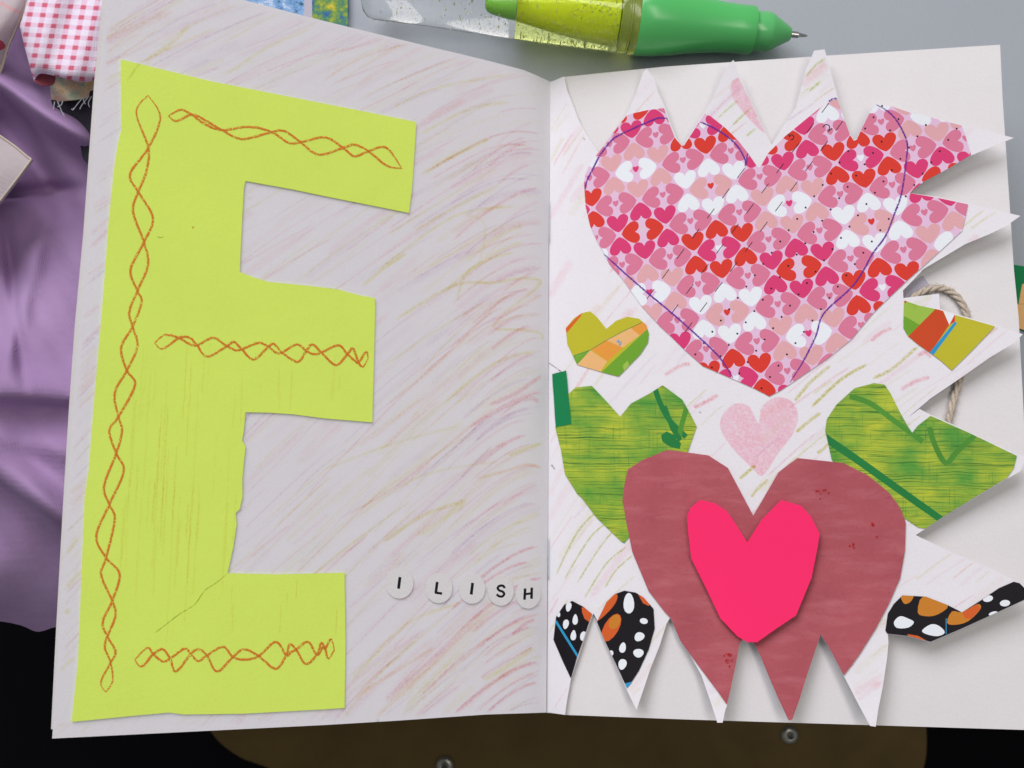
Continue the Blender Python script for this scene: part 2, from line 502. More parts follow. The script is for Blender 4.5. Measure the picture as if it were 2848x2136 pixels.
def mottled(name, scale, stops, rough=0.8, warp=(1, 1, 1)):
    k = N(name); uv = k.mapped(k.uv(), warp)
    n = k.noise(scale, uv, 4, 0.6); n2 = k.noise(scale * 7, uv, 3)
    f = k.math('ADD', k.math('MULTIPLY', k.math('SUBTRACT', n, 0.5), 1.9), k.math('ADD', k.math('MULTIPLY', k.math('SUBTRACT', n2, 0.5), 0.5), 0.5), True)
    k.l(k.ramp(f, stops), k.p.inputs['Base Color']); k.p.inputs['Roughness'].default_value = rough
    w = weave(k, 1400); k.bump(w, 0.0001, 0.4)
    return k.m
M['floral'] = mottled('faded_floral_print', 2.2, [(0.0, '#7f9c80'), (0.35, '#b3c4a4'), (0.55, '#e6d3b0'), (0.75, '#d8b880'), (1.0, '#a07c50')])
M['bluesky'] = mottled('painted_blue_print', 3.0, [(0.0, '#1c2e33'), (0.22, '#3c5a66'), (0.38, '#6f9fcf'), (0.6, '#8fb6dc'), (0.8, '#e4e9ee'), (1.0, '#f2f2f4')])
M['bushes'] = mottled('painted_green_print', 3.4, [(0.0, '#16283a'), (0.25, '#356aa6'), (0.45, '#4f8a5c'), (0.65, '#8fa83a'), (0.85, '#d5c232'), (1.0, '#e2d86a')])

def table_mat():
    k = N('grey_laminate'); o = k.obj()
    base = k.mix(k.noise(3.0, o, 4), lin((0.35, 0.39, 0.42)), lin((0.41, 0.44, 0.46)))
    base = k.mix(k.math('MULTIPLY', k.math('SUBTRACT', k.noise(1500.0, o, 2), 0.5), 0.5, True), base, lin((0.12, 0.13, 0.14)))
    k.l(base, k.p.inputs['Base Color'])
    k.l(k.math('ADD', k.math('MULTIPLY', k.noise(40.0, o, 4), 0.2), 0.28), k.p.inputs['Roughness'])
    k.bump(k.noise(700.0, o, 2), 0.00004, 0.5)
    return k.m
M['table'] = table_mat()
M['edge'] = plastic('table_edge_band', (0.10, 0.10, 0.11), 0.5)
M['rivet'] = plastic('dull_rivet_metal', (0.30, 0.29, 0.25), 0.3, metal=1.0)
M['steel'] = plastic('steel', (0.62, 0.61, 0.58), 0.22, metal=1.0)
M['darksteel'] = plastic('dark_steel', (0.05, 0.05, 0.05), 0.4, metal=0.6)
M['seat'] = paper('brown_chair_seat', (0.115, 0.072, 0.020), rough=0.55, mottle=0.18, grain=0.05)
M['floor'] = paper('shade_black_floor', (0.002, 0.0017, 0.003), rough=0.95, mottle=0.2, grain=0.2)  # near-black base colour carries the darkness under the table

# ------------------------------------------------------------------ setting: floor, table, chair
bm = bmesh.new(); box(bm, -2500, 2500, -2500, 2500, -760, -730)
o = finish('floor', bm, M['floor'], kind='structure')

tb = thing('table', 'grey laminate table top the booklet and pen lie on', 'table', (100, 400, -730))
def slab(name, x0, x1, y0, y1, z0, z1, mat, parent, bevel=2):
    bm = bmesh.new(); box(bm, x0, x1, y0, y1, z0, z1, bevel); return sharp(finish(name, bm, mat, parent))
TABLE_Y = hit([(300, 1540)], flat(0))[0, 1]
slab('table_top', -500, 700, TABLE_Y + 2, 760, -20, 0, M['table'], tb)
slab('edge_band', -500, 700, TABLE_Y - 1, TABLE_Y + 1.9, -20.5, -0.6, M['edge'], tb, 0.6)
for x in (-450, 650):
    for y in (TABLE_Y + 50, 710):
        bm = bmesh.new(); tube(bm, [(x, y, -730), (x, y, -20.2)], 14, 16); sharp(finish('leg', bm, M['darksteel'], tb))

ch = thing('chair', 'brown chair seat with two metal rivets below the booklet', 'chair', (20, -170, -730))
SEAT_Z = -280.0
so = smooth([(600, 1700), (560, 1850), (575, 2010), (650, 2095), (760, 2140), (1000, 2230), (1500, 2290), (2250, 2280), (2500, 2230), (2570, 2130), (2572, 1980), (2540, 1800), (2440, 1690), (1600, 1640), (800, 1650)], 6, True)
seat = sheet('seat', so, PxH(lambda x, y: SEAT_Z - 10 * np.clip((y - 2060) / 260, 0, 1) ** 2), 11, M['seat'], step=60, parent=ch)
for (rx, ry) in ((1237, 2128), (2196, 2044)):
    p = hit([(rx, ry)], flat(SEAT_Z))[0]
    bm = bmesh.new()
    lathe(bm, p, (0, 0, 1), [(0.05, 5.2), (0.6, 5.1), (1.5, 4.2), (1.9, 2.9), (1.95, 2.3), (1.2, 2.1), (0.9, 0.2)], 32)
    r = finish('rivet', bm, M['rivet'], ch)
    bm = bmesh.new(); lathe(bm, p + np.array([0, 0, 0.95]), (0, 0, 1), [(0, 1.9), (0.15, 1.6), (0.2, 0.2)], 20); finish('socket', bm, M['darksteel'], r)
for x, y in ((-130, -240), (190, -240), (-130, -60), (190, -60)):
    bm = bmesh.new(); tube(bm, [(x, y, -730), (x, y + (8 if y < -150 else -8), SEAT_Z - 11.5)], 9, 14); sharp(finish('leg', bm, M['darksteel'], ch))

# ------------------------------------------------------------------ cloths at the left
def sig(v): return 1 / (1 + np.exp(-np.clip(v, -40, 40)))
def bumpline(x, y, x0, y0, x1, y1, w, soft=0.15):
    dx, dy = x1 - x0, y1 - y0; L = math.hypot(dx, dy)
    s = ((x - x0) * dx + (y - y0) * dy) / L; n = ((x - x0) * -dy + (y - y0) * dx) / L
    return np.exp(-(n / w) ** 2) * sig((s + 40) / 30) * sig((L + 40 - s) / 30), n, s
def purple_h(x, y):
    z = 24.0 + 12 * sig((y - 900) / 60.0) + 0 * x
    r, n, s = bumpline(x, y, -60, 190, 240, 390, 40); z = z + 20 * r
    r, n, s = bumpline(x, y, -40, 300, 150, 530, 46); z = z - 13 * r
    r, n, s = bumpline(x, y, -60, 545, 160, 530, 20); z = z - 8 * r
    r, n, s = bumpline(x, y, 20, 1000, 120, 640, 30); z = z + 4 * r
    r, n, s = bumpline(x, y, 60, 1010, 20, 640, 16); z = z - 3.0 * r
    z = z + 6 * np.exp(-((y - 1085) / 60) ** 2)
    z = z - 5 * sig((y - 1112 - 0.06 * x) / 5) + 4 * np.exp(-((y - 1215 - 0.2 * x) / 40) ** 2)
    z = z + 9 * np.exp(-((y - 1300 - 0.72 * x) / 60) ** 2)
    dd = y - (1338 + 0.70 * x)
    z = z - 5 * sig(dd / 5) - 0.035 * np.clip(dd, 0, 600) - 0.22 * 55 * np.log1p(np.exp(np.clip((y - 1610) / 55.0, -30, 30))) - 3 * np.sin(np.clip(dd, 0, 420) / 420 * math.pi * 2)
    z = np.where(y < 1640, 2.5 * np.log(np.exp(z / 2.5) + np.exp(np.clip(6.0 - 0.25 * np.clip(y - 1560, 0, 999), -20, 9) / 2.5)), z)
    z = z + 1.2 * np.sin(x * 0.021 + y * 0.013) + 0.7 * np.sin(x * 0.05 - y * 0.03)
    return z
po = smooth([(-260, -160), (120, -170), (300, 20), (330, 300), (330, 700), (330, 1200), (330, 1560), (300, 1700), (210, 1735), (150, 1745), (104, 1757), (60, 1740), (0, 1728), (-140, 1715), (-260, 1700), (-270, 900)], 5, True)
sheet('purple_cloth', po, PxH(purple_h), 0.7, M['purple'], step=9, label='crumpled purple cotton cloth heaped beside the left page', cat='cloth')

# gingham roll, tucked under the page
def ging_left(y): return np.interp(y, [-160, 0, 72, 145, 217, 226], [92, 74, 54, 72, 92, 95])
def ging_h(x, y):
    s = np.clip(x - ging_left(y), 0, 400)
    hem = np.interp(x, [92, 112, 145, 200, 235, 270, 340], [218, 203, 208, 222, 226, 221, 215])
    return 43 + 9 * np.sqrt(np.clip(1 - ((60 - np.clip(s, 0, 60)) / 60) ** 2, 0, 1)) - 3.0 * np.exp(-np.clip(hem - y, 0, 400) / 10.0) + 1.0 * np.sin(x * 0.05 + y * 0.02)
gl = [(float(ging_left(y)), y) for y in range(-160, 218, 9)]
hem = smooth([(95, 226), (99, 213), (112, 203), (145, 208), (200, 221.5), (235, 226), (263, 221.5), (330, 205)], 6)
go = gl + hem + [(340, 60), (340, -160)]
gg = sheet('gingham_cloth', go, PxH(ging_h), 0.5, M['gingham'], step=7, label='red and white gingham fabric scrap curled at the top left', cat='fabric',
           uv=lambda x, y: ((5.53 * x + 0.2 * 5.53 * y) / 200.0 - 0.02, (5.53 * y - 0.06 * 5.53 * x) / 157.0 + 0.27))
gi = smooth([(95, 224), (103, 210), (118, 202), (150, 206), (150, 228), (134, 238), (112, 236)], 5, True)
sheet('folded_back_edge', gi, PxH(lambda x, y: 43.0 + 0.04 * (y - 220) + 0 * x), 0.4, M['gingham_in'], step=8, parent=gg, label='inside of the curled gingham, its shade put into the dark red')

fo = smooth([(136, 215), (140, 250), (146, 284), (175, 280), (215, 276), (262, 266), (330, 250), (330, 190), (200, 190)], 4, True)
def flor_h(x, y): return 40 + 2.5 * np.sin(x * 0.045 - y * 0.05) - 0.05 * np.clip(y - 240, 0, 60)
fl = sheet('floral_cloth', fo, PxH(flor_h), 0.5, M['floral'], step=8, label='faded green and cream floral fabric with frayed threads under the gingham', cat='fabric')
for (a, b, c) in (((152, 283), (148, 305), (140, 330)), ((160, 282), (172, 310), (184, 330)), ((230, 272), (215, 290), (204, 305)), ((245, 270), (228, 292), (222, 304)), ((255, 268), (246, 285), (249, 298)), ((205, 300), (203, 306), (199, 303)), ((236, 272), (232, 278), (238, 290)), ((175, 280), (170, 292), (160, 297))):
    bm = bmesh.new(); pts = place(smooth([a, b, c], 6), PxH(lambda x, y: 40.6 - 0.03 * np.clip(y - 265, 0, 90)))
    tube(bm, pts, 0.16, 5); finish('thread', bm, M['palethread'], fl)
no = smooth([(148, 270), (150, 300), (175, 330), (205, 350), (222, 400), (243, 455), (330, 440), (330, 250), (220, 262)], 4, True)
def navy_h(x, y): return 36.0 + 1.5 * np.sin(x * 0.05) + 0 * y + 0.02 * (x - 205)
sheet('navy_sheet', no, PxH(navy_h), 0.6, M['navy'], step=9, label='dark navy sheet beneath the frayed threads', cat='fabric')  # near-black navy sheet between the threads and the page edge

# calico pouch corner, top left
pc = [(-150, -120), (60, -110), (75, 5), (66, 25), (45, 75), (22, 130), (2, 195), (-60, 330), (-150, 330)]
def pouch_h(x, y): return 44 + 3 * np.sin((x + y) * 0.025) - 3 * np.exp(-np.clip((74 - 0.36 * y - x) / 18.0, 0, 9))
stripe = ribbon_poly(smooth([(-60, -10), (0, 8), (30, 24), (62, 38)], 5), 9)
redm = smooth([(-20, 110), (2, 112), (13, 122), (14, 132), (2, 140), (-20, 140)], 4, True)
M['calico_pink'] = cloth('pink_woven_stripe', '#c99a9c', '#d8b0ac'); M['calico_red'] = cloth('red_print_on_calico', '#a82a40', '#b84a58')
pch = sheet('calico_pouch', pc, PxH(pouch_h), 1.0, [M['calico'], M['calico_pink'], M['calico_red']], [(stripe, 1), (redm, 2)], step=9,
            label='cream calico pouch corner with stitched edge and a red mark', cat='pouch')
def rope(name, pts, z, r, mat, parent, turns):
    c = np.array(place(dense(smooth(pts, 8), 2.0), z)); n = len(c)
    for ph in (0, math.pi):
        path = []
        for i in range(n):
            a = ph + turns * 2 * math.pi * i / n
            t = c[min(i + 1, n - 1)] - c[max(i - 1, 0)]; t /= np.linalg.norm(t)
            s = np.cross(t, (0, 0, 1.0)); s /= np.linalg.norm(s)
            path.append(c[i] + s * r * 0.55 * math.cos(a) + np.array([0, 0, r * 0.55 * math.sin(a)]))
        bm = bmesh.new(); tube(bm, path, r * 0.6, 7); finish(name, bm, mat, parent)
rope('edge_stitching', [(75, 3), (66, 25), (45, 75), (22, 130), (2, 195), (-40, 290)], PxH(lambda x, y: pouch_h(x, y) + 0.1), 0.5, M['thread'], pch, 34)

cc = [(-150, 300), (0, 377), (40, 405), (78, 436), (88, 443), (80, 456), (50, 495), (0, 560), (-60, 640), (-150, 640)]
def corner_h(x, y): return 40 + 0.04 * (x + 60) + 1.0 * np.sin(y * 0.03)
cn = sheet('calico_cloth', cc, PxH(corner_h), 1.2, M['calico'], step=9, label='pale calico cloth corner lying on the purple cloth', cat='cloth')
rope('edge_stitching', [(0, 378), (40, 406), (76, 436), (86, 443), (79, 455), (50, 494), (0, 559)], PxH(lambda x, y: corner_h(x, y) + 0.1), 0.36, M['thread'], cn, 30)

# painted card at the top, and a green card at the right
ao = [(600, -160), (967, -160), (967, 20), (966, 90), (900, 120), (700, 90), (560, 20)]
pcard = sheet('painted_panel', ao, flat(3.0), 2.9, [M['bluesky'], M['bushes'], M['greytone']],
              [([(858, -170), (980, -170), (980, 130), (858, 130)], 1), ([(846, -170), (868, -170), (868, 130), (846, 130)], 2)],
              step=30, label='blue and green painted fabric panel above the left page', cat='panel')
go2 = [(2790, 732), (2900, 748), (2960, 860), (2960, 960), (2800, 900)]
sheet('green_card', go2, flat(1.5), 1.4, [M['darkgreen'], M['tan']], [([(2843, 790), (2960, 775), (2960, 845), (2833, 845)], 1), ([(2780, 846), (2980, 846), (2980, 980), (2780, 980)], 1)],
      label='small dark green card with a tan strip beside the right page', cat='card')

# ------------------------------------------------------------------ the booklet
bk = thing('booklet', 'open handmade paper booklet with a yellow letter E and collaged hearts', 'booklet', (12, 38, 0))
spine_px = E_([(1385, 0), (1380, 1600)])
left_bottom = [(145, 2054)] + H_([(0, 1395), (450, 1368), (1000, 1330), (1370, 1318)])
left_top = B_([(1395, 503), (1340, 478), (1290, 455), (1230, 430), (1000, 370), (500, 250), (0, 128)]) + [(678, 0), (300, -100)]
left_edge_top = [(297, -60), (294, 0), (275, 226), (242, 655), (222, 903), (203, 1129), (183, 1423), (163, 1748), (149, 2000)]
lp = left_bottom + [(1524, 1423), (1526, 700)] + left_top + left_edge_top
left_page = sheet('left_page', lp, left_h, 0.2, M['white_page'], step=15, parent=bk, label='left page shaded with faint coloured pencil strokes')
lb = [(142, 2028), (170, 2030)] + [(900, 2005), (1500, 1972)] + [(1522, 1423), (1524, 700), (1525, 240), (1300, 175), (700, 30), (320, -80)] + [(288, -95), (285, 0), (262, 226), (231, 655), (208, 903), (192, 1129), (174, 1423), (156, 1748)]
sheet('page_behind', lb, over(left_h, -0.7), 0.2, M['white_back'], step=15, parent=bk)
bottom_r = [(1520, 1982)] + H_([(1480, 1332), (2212, 1360)]) + [(2848, 2030), (2893, 2032)]
rp = [(1527, 700), (1525, 1423)] + bottom_r + [(2885, 1900), (2845, 1107), (2833, 881), (2820, 750)] + C_([(2120, 1200), (2080, 600), (2065, 275), (1000, 342), (0, 410)]) + B_([(1480, 473), (1395, 503)])
back_page = sheet('back_page', rp, over(right_h, -0.1), 0.25, M['white_back'], step=15, parent=bk, label='plain white page showing behind the cut-out spikes')
sheet('cover', [(1526, 700), (1524, 1423)] + [(1521, 1978), (1700, 1986), (2400, 2008), (2880, 2024), (2874, 1900), (2836, 1107), (2824, 881), (2810, 740), (2797, 540), (2776, 140), (2300, 165), (1900, 192), (1600, 216)], over(right_h, -1.2), 0.4, M['white_back'], step=20, parent=bk)

# cut-out leaf with spikes
spine_cut = B_([(1395, 505), (1480, 470), (1500, 560), (1540, 660), (1575, 750), (1620, 830), (1690, 935), (1780, 830), (1870, 690), (1920, 580), (1968, 440), (1990, 425), (2030, 480), (2060, 570), (2100, 660), (2130, 745), (2170, 850)])
top_cut = C_([(110, 905), (150, 835), (220, 725), (290, 620), (350, 480), (390, 400), (425, 368), (460, 460), (520, 590), (580, 730), (630, 830), (660, 890), (720, 790), (810, 660), (870, 430), (905, 350), (920, 312), (985, 303), (1000, 350), (1050, 540), (1090, 680), (1140, 820), (1165, 860), (1185, 850), (1230, 750), (1270, 680), (1295, 637), (1400, 650), (1520, 690), (1640, 717), (1830, 768), (2150, 848), (1890, 955), (1750, 1032), (1600, 1112), (1500, 1185), (1680, 1212), (1870, 1252), (2190, 1328), (2100, 1392), (2000, 1440), (1850, 1502), (1700, 1592), (1610, 1645)])
right_cut = F_([(1590, 110), (1530, 175), (1468, 238), (1470, 285), (1690, 258), (1696, 352), (1780, 380), (2035, 452), (2205, 508), (2150, 562), (2000, 652), (1800, 792), (1640, 900), (1500, 1018), (1570, 968), (1636, 1002), (1880, 1110), (2175, 1248), (2225, 1262), (2190, 1350), (2100, 1402), (1900, 1522), (1700, 1645)])
low_cut = I_([(1605, 188), (1545, 226), (1760, 328), (2000, 428), (2150, 505), (2212, 540), (2265, 585), (2212, 628), (2030, 712), (1830, 803), (1640, 886), (1500, 850), (1375, 835), (1378, 890), (1370, 980), (1345, 1150), (1315, 1300), (1300, 1405), (1265, 1400), (1200, 1280), (1110, 1105), (1050, 990), (1000, 900), (960, 842), (930, 930), (880, 1080), (830, 1240), (787, 1365), (763, 1368), (700, 1230), (640, 1090), (590, 970), (550, 890), (495, 835), (462, 900), (440, 1020), (407, 1180), (385, 1275), (375, 1300), (358, 1380), (325, 1380), (290, 1270), (228, 1090), (150, 950), (80, 820), (35, 735)])
bot_cut = H_([(2110, 770), (2070, 900), (2010, 1050), (1960, 1200), (1925, 1300), (1870, 1190), (1800, 1025), (1730, 870), (1690, 760), (1660, 708), (1640, 760), (1600, 880), (1560, 1000), (1520, 1120), (1500, 1230), (1485, 1332), (1378, 1316)])
leaf = spine_cut + top_cut + right_cut + low_cut + bot_cut + [(1524, 1423), (1527, 700)]
cut_page = sheet('cut_page', leaf, leaf_h, 0.16, M['white_page'], step=14, parent=bk, label='white page cut into pointed spikes along its edges')

for (y0, y1) in ((562, 674), (1498, 1612)):
    bm = bmesh.new(); p = hit(dense([(1528.5 - (y0 > 1000) * 2, y0), (1528 - (y0 > 1000) * 2, y1)], 12), flat(Z0 + 0.75)); tube(bm, p, 0.13, 6); finish('staple', bm, M['palethread'], bk)

# coloured pencil on the left page
PINK, MAUVE, YEL, ORA, RED = '#f7c2cb', '#e4cde6', '#f2eca4', '#f8d8b2', '#f3abb0'
pr = random.Random(21)
st = Strokes(left_h, 0.06, 0.0002)
def keep_inside(pts, poly, m=6):
    ok = inside(poly, pts); run, best = [], []
    for p, k in zip(pts, ok):
        if k: run.append(p)
        else:
            if len(run) > len(best): best = run
            run = []
    return run if len(run) > len(best) else best
lp_in = [(160, 2044), (900, 2008), (1508, 1974), (1512, 700), (1512, 228), (1478, 212), (1350, 172), (900, 64), (678, 8), (305, -90), (283, 226), (250, 655), (211, 1129), (191, 1423)]
e_poly = A_([(742, 365), (1300, 500), (2212, 680)]) + B_([(568, 750), (570, 770), (545, 1150), (525, 1310), (0, 1205)]) + A_([(1800, 1165), (1510, 1113), (1500, 1160), (1490, 1350)]) \
    + D_([(1480, 0), (1475, 125), (1560, 158), (1650, 185), (1850, 205), (2100, 232)]) + E_([(0, 222), (100, 235), (220, 268), (315, 285), (318, 340), (300, 1050), (0, 1025)]) + D_([(1800, 1000), (1650, 990), (1510, 988), (1500, 1100), (1489, 1160), (1511, 1200), (1500, 1300), (1491, 1400), (1492, 1510)]) \
    + G_([(1480, 40), (1476, 65), (1450, 90), (1456, 160), (1435, 300), (1400, 460), (1700, 468), (2120, 458), (2126, 900), (2120, 1290), (2000, 1298), (1500, 1325), (1130, 1330), (1040, 1318), (800, 1340), (440, 1376), (480, 1000), (500, 500), (520, 0)]) + D_([(545, 1350), (580, 900), (620, 450), (655, 0)]) + A_([(665, 1400), (700, 1050), (722, 900), (745, 800), (744, 600)])
def slope(x, y):
    a = 24 + 18 * min(1, max(0, (y - 150) / 1000.0))
    return a + (5 if x < 500 else 0)
def left_stroke(cx, cy, L, w, c, a):
    ang = math.radians(slope(cx, cy) + pr.gauss(0, 3.0)); bend = pr.gauss(0, 0.05) + 0.05
    pts = []
    for k in range(13):
        s = (k / 12 - 0.5) * L; th = ang - bend * (k / 12 - 0.5)
        x, y = cx + s * math.cos(th), cy - s * math.sin(th)
        if x > 1330: y += 0.0022 * (x - 1330) ** 2 * (0.9 if cy > 250 else 0.3)
        pts.append((x, y))
    pts = keep_inside(dense(pts, 8), lp_in)
    if len(pts) > 5: st.add(pts, w, c, a)
for k in range(820):
    cx, cy = pr.uniform(170, 1500), pr.uniform(-40, 2040)
    if inside(e_poly, [(cx, cy)])[0] and pr.random() < 0.8: continue
    c = pr.choices([PINK, MAUVE, YEL, ORA, RED], [36, 28, 30, 4, 1])[0]
    near = cx > 1250
    wide = pr.random() < 0.35
    left_stroke(cx, cy, pr.uniform(120, 420), pr.uniform(12, 28) if wide else pr.uniform(4, 8), c, pr.uniform(0.07, 0.18) if wide else pr.uniform(0.12, 0.38) * (1.15 if near else 1))
for k in range(52):                                   # firmer short strokes curling over near the fold
    cy = 330 + k * 32 + pr.gauss(0, 12)
    if cy > 1950: break
    x1 = pr.uniform(1455, 1508); L = pr.uniform(90, 240)
    pts = [(x1 - L * (1 - t) ** 1.0, cy + L * 0.62 * (1 - t) ** 1.5) for t in np.linspace(0, 1, 10)]
    st.add(keep_inside(dense(pts, 8), lp_in), pr.uniform(5, 13), pr.choice([PINK, PINK, RED, RED, YEL, MAUVE]), pr.uniform(0.2, 0.5))
def drawn(pts, w, c, a): st.add(keep_inside(dense(smooth(pts, 6), 7), lp_in), w, c, a * 0.85)
drawn(A_([(900, 370), (1050, 270), (1170, 150)]), 15, YEL, 0.6); drawn(A_([(1390, 460), (1650, 290), (1900, 180)]), 11, YEL, 0.45)
drawn(B_([(10, 490), (130, 410), (300, 330), (540, 265)]), 8, ORA, 0.5); drawn(B_([(100, 320), (300, 260), (410, 225)]), 9, RED, 0.35)
drawn(B_([(410, 670), (700, 540), (1140, 460)]), 10, YEL, 0.45); drawn(B_([(590, 830), (900, 670), (1150, 630)]), 12, YEL, 0.45)
drawn(B_([(600, 1075), (800, 960), (1030, 850)]), 13, YEL, 0.65); drawn(B_([(560, 1420), (800, 1280), (1080, 1140)]), 12, YEL, 0.5)
drawn(B_([(350, 1650), (700, 1390), (900, 1300), (1180, 1270)]), 10, YEL, 0.5); drawn(B_([(860, 1320), (980, 1360), (990, 1480), (950, 1640)]), 8, YEL, 0.4)
drawn(E_([(240, 210), (360, 110), (510, 10)]), 12, YEL, 0.6); drawn(E_([(820, 300), (880, 130), (1040, 40), (1170, 5)]), 11, YEL, 0.6)
drawn(E_([(440, 420), (800, 210), (1050, 190), (1200, 165), (1330, 175), (1290, 240), (1100, 380)]), 11, YEL, 0.65)
drawn(E_([(1050, 480), (1200, 480), (1330, 500), (1345, 545)]), 10, YEL, 0.6); drawn(E_([(1040, 470), (1100, 400), (1340, 265)]), 11, ORA, 0.5)
drawn(E_([(360, 710), (700, 480), (1000, 310)]), 9, YEL, 0.4); drawn(E_([(390, 940), (700, 690), (1080, 310)]), 12, ORA, 0.45)
drawn(E_([(755, 920), (960, 750), (1110, 660), (1310, 610)]), 11, YEL, 0.6); drawn(E_([(1020, 945), (1200, 860), (1340, 760)]), 16, RED, 0.5)
drawn(E_([(900, 1080), (1100, 960), (1260, 900), (1330, 930)]), 14, RED, 0.45); drawn(E_([(1140, 1255), (1220, 1220), (1340, 1180)]), 12, YEL, 0.75)
drawn(E_([(940, 1400), (1150, 1340), (1250, 1310), (1340, 1330)]), 11, ORA, 0.6); drawn(E_([(10, 1340), (400, 1190), (830, 1070)]), 9, YEL, 0.45)
drawn(E_([(200, 1640), (600, 1380), (1080, 1290)]), 8, YEL, 0.4); drawn(E_([(100, 1640), (450, 1440), (900, 1080), (1050, 960)]), 9, RED, 0.3)
drawn(H_([(370, 270), (600, 110), (880, 10)]), 14, YEL, 0.65); drawn(H_([(580, 230), (700, 150), (880, 20)]), 18, YEL, 0.4)
drawn(H_([(330, 1340), (560, 1130), (900, 800), (1060, 670)]), 13, ORA, 0.5); drawn(H_([(170, 1130), (500, 780), (840, 640)]), 12, YEL, 0.5)
drawn(H_([(980, 1120), (1150, 1020), (1290, 920)]), 18, YEL, 0.6); drawn(H_([(590, 1220), (900, 940), (1240, 720)]), 10, RED, 0.45)
drawn(H_([(380, 1240), (700, 960), (980, 680)]), 16, PINK, 0.4); drawn(H_([(1160, 840), (1240, 770), (1300, 745)]), 14, RED, 0.55)
drawn(H_([(980, 1110), (1010, 1070), (1290, 910)]), 10, PINK, 0.5); drawn(H_([(170, 1240), (400, 1090), (680, 920)]), 13, ORA, 0.45)
for (p, q, a) in (((395, 405), (480, 240), .45), ((360, 620), (520, 430), .55), ((360, 780), (430, 680), .7), ((335, 1120), (460, 980), .5), ((330, 1420), (420, 1380), .3)):
    drawn(G_([p, ((p[0] + q[0]) / 2 - 12, (p[1] + q[1]) / 2), q]), 14, YEL, a)
drawn([(186, 1138), (196, 1120)], 9, '#b6b030', 0.7)
st.done('pencil_strokes', left_page, 'faint pink, mauve and yellow pencil strokes', 'stuff', WASH)

# the yellow letter E with orange braids
E_SURF = over(left_h, 0.48)
letter = sheet('letter_e', e_poly, E_SURF, 0.18, M['yellow'], [(ribbon_poly(smooth(G_([(1396, 466), (1330, 520), (1262, 566), (1195, 655), (1100, 715), (945, 836)]), 4), np.interp(np.arange(21), [0, 20], [3.2, 0.8])), 0)], step=15, parent=bk, label='bright yellow paper letter E')
tear = Strokes(E_SURF, 0.035)
tp = smooth(G_([(1396, 466), (1330, 520), (1262, 566), (1195, 655), (1100, 715), (945, 836)]), 5)
tear.add(tp, 3.6, '#b4bd84', 0.8, True, 5)
ev = random.Random(5)
for k in range(46):
    x0 = ev.uniform(330, 660); y0 = ev.uniform(950, 1500); L = ev.uniform(80, 330)
    pts = [(x0 - L * 0.06 * t + ev.gauss(0, 0.8), y0 + L * t) for t in np.linspace(0, 1, 12)]
    tear.add(keep_inside(dense(pts, 8), e_poly), ev.uniform(3, 7), ev.choice(['#eebb80', '#e8c888', '#f0b478']), ev.uniform(0.10, 0.28))
for k in range(16):
    x0 = ev.uniform(640, 1000); y0 = ev.uniform(985, 1100) if k < 8 else ev.uniform(1600, 1700); L = ev.uniform(40, 140)
    tear.add(keep_inside(dense([(x0, y0), (x0 - L * .04, y0 + L)], 8), e_poly), 4, '#eebb80', ev.uniform(0.12, 0.3))
tear.add(A_([(965, 1455), (985, 1462), (1008, 1458)]), 4, '#5a6420', 0.7); tear.add(A_([(1180, 1395), (1195, 1402)]), 7, '#d8742e', 0.7)
tear.add(A_([(780, 500), (850, 400), (880, 385)]), 8, '#b59a30', 0.25)
tear.done('pencil_marks', letter, None, 'stuff', WASH)

def braid(name_label, start, mid, end_loop):
    s = Strokes(E_SURF, 0.06, 0.004)
    a, b = [start], [start]
    flip = False
    for (u, lo, x) in mid:
        (a if not flip else b).append(u); (b if not flip else a).append(lo)
        if x is not None: a.append(x); b.append(x)
        flip = not flip
    for p in end_loop: pass
    a += end_loop[:1]; b += end_loop[:1]
    for line in (a, b):
        pts = smooth(line, 9)
        for off, al, w in ((0, 1.3, 8.0), (1.6, 0.9, 5.0)):
            s.add([(x + off, y + off * 0.6 + ev.gauss(0, 0.35)) for x, y in pts], w, '#ef8b35', al, True, 4)
    return s.done('pencil_braid', letter)
def seq(cr, start, items, end):
    f = lambda p: cr([p])[0]
    return (f(start), [(f(u), f(l), f(x) if x else None) for u, l, x in items], [f(end)])
va = seq(A_, (910, 585), [((838, 690), (985, 720), (912, 910)), ((800, 1070), (898, 1060), (850, 1180)), ((818, 1300), (940, 1340), (885, 1490))], (0, 0))
vd = seq(D_, (0, 0), [((803, 110), (910, 80), (845, 240)), ((795, 370), (870, 310), (815, 460)), ((745, 590), (845, 580), (780, 730)), ((705, 870), (830, 820), (728, 1015)), ((672, 1100), (750, 1100), (715, 1240)), ((640, 1440), (760, 1350), (672, 1555))], (0, 0))
vg = seq(G_, (0, 0), [((592, 230), (705, 130), (652, 365)), ((622, 470), (735, 465), (690, 630)), ((632, 760), (710, 720), (660, 850)), ((645, 920), (710, 940), (680, 1010)), ((620, 1130), (692, 1120), None)], (650, 1192))
braid('', va[0], va[1] + vd[1] + vg[1], vg[2])
ta = seq(A_, (1035, 712), [((1110, 676), (1085, 745), (1180, 705)), ((1270, 745), (1255, 760), (1365, 800)), ((1530, 780), (1490, 855), (1670, 812)), ((1750, 806), (1775, 878), (1850, 875)), ((2000, 845), (1960, 950), (2110, 910))], (0, 0))
tb2 = seq(B_, (0, 0), [((190, 890), (190, 960), (275, 930)), ((385, 908), (390, 1020), None)], (480, 1036))
braid('', ta[0], ta[1] + tb2[1], tb2[2])
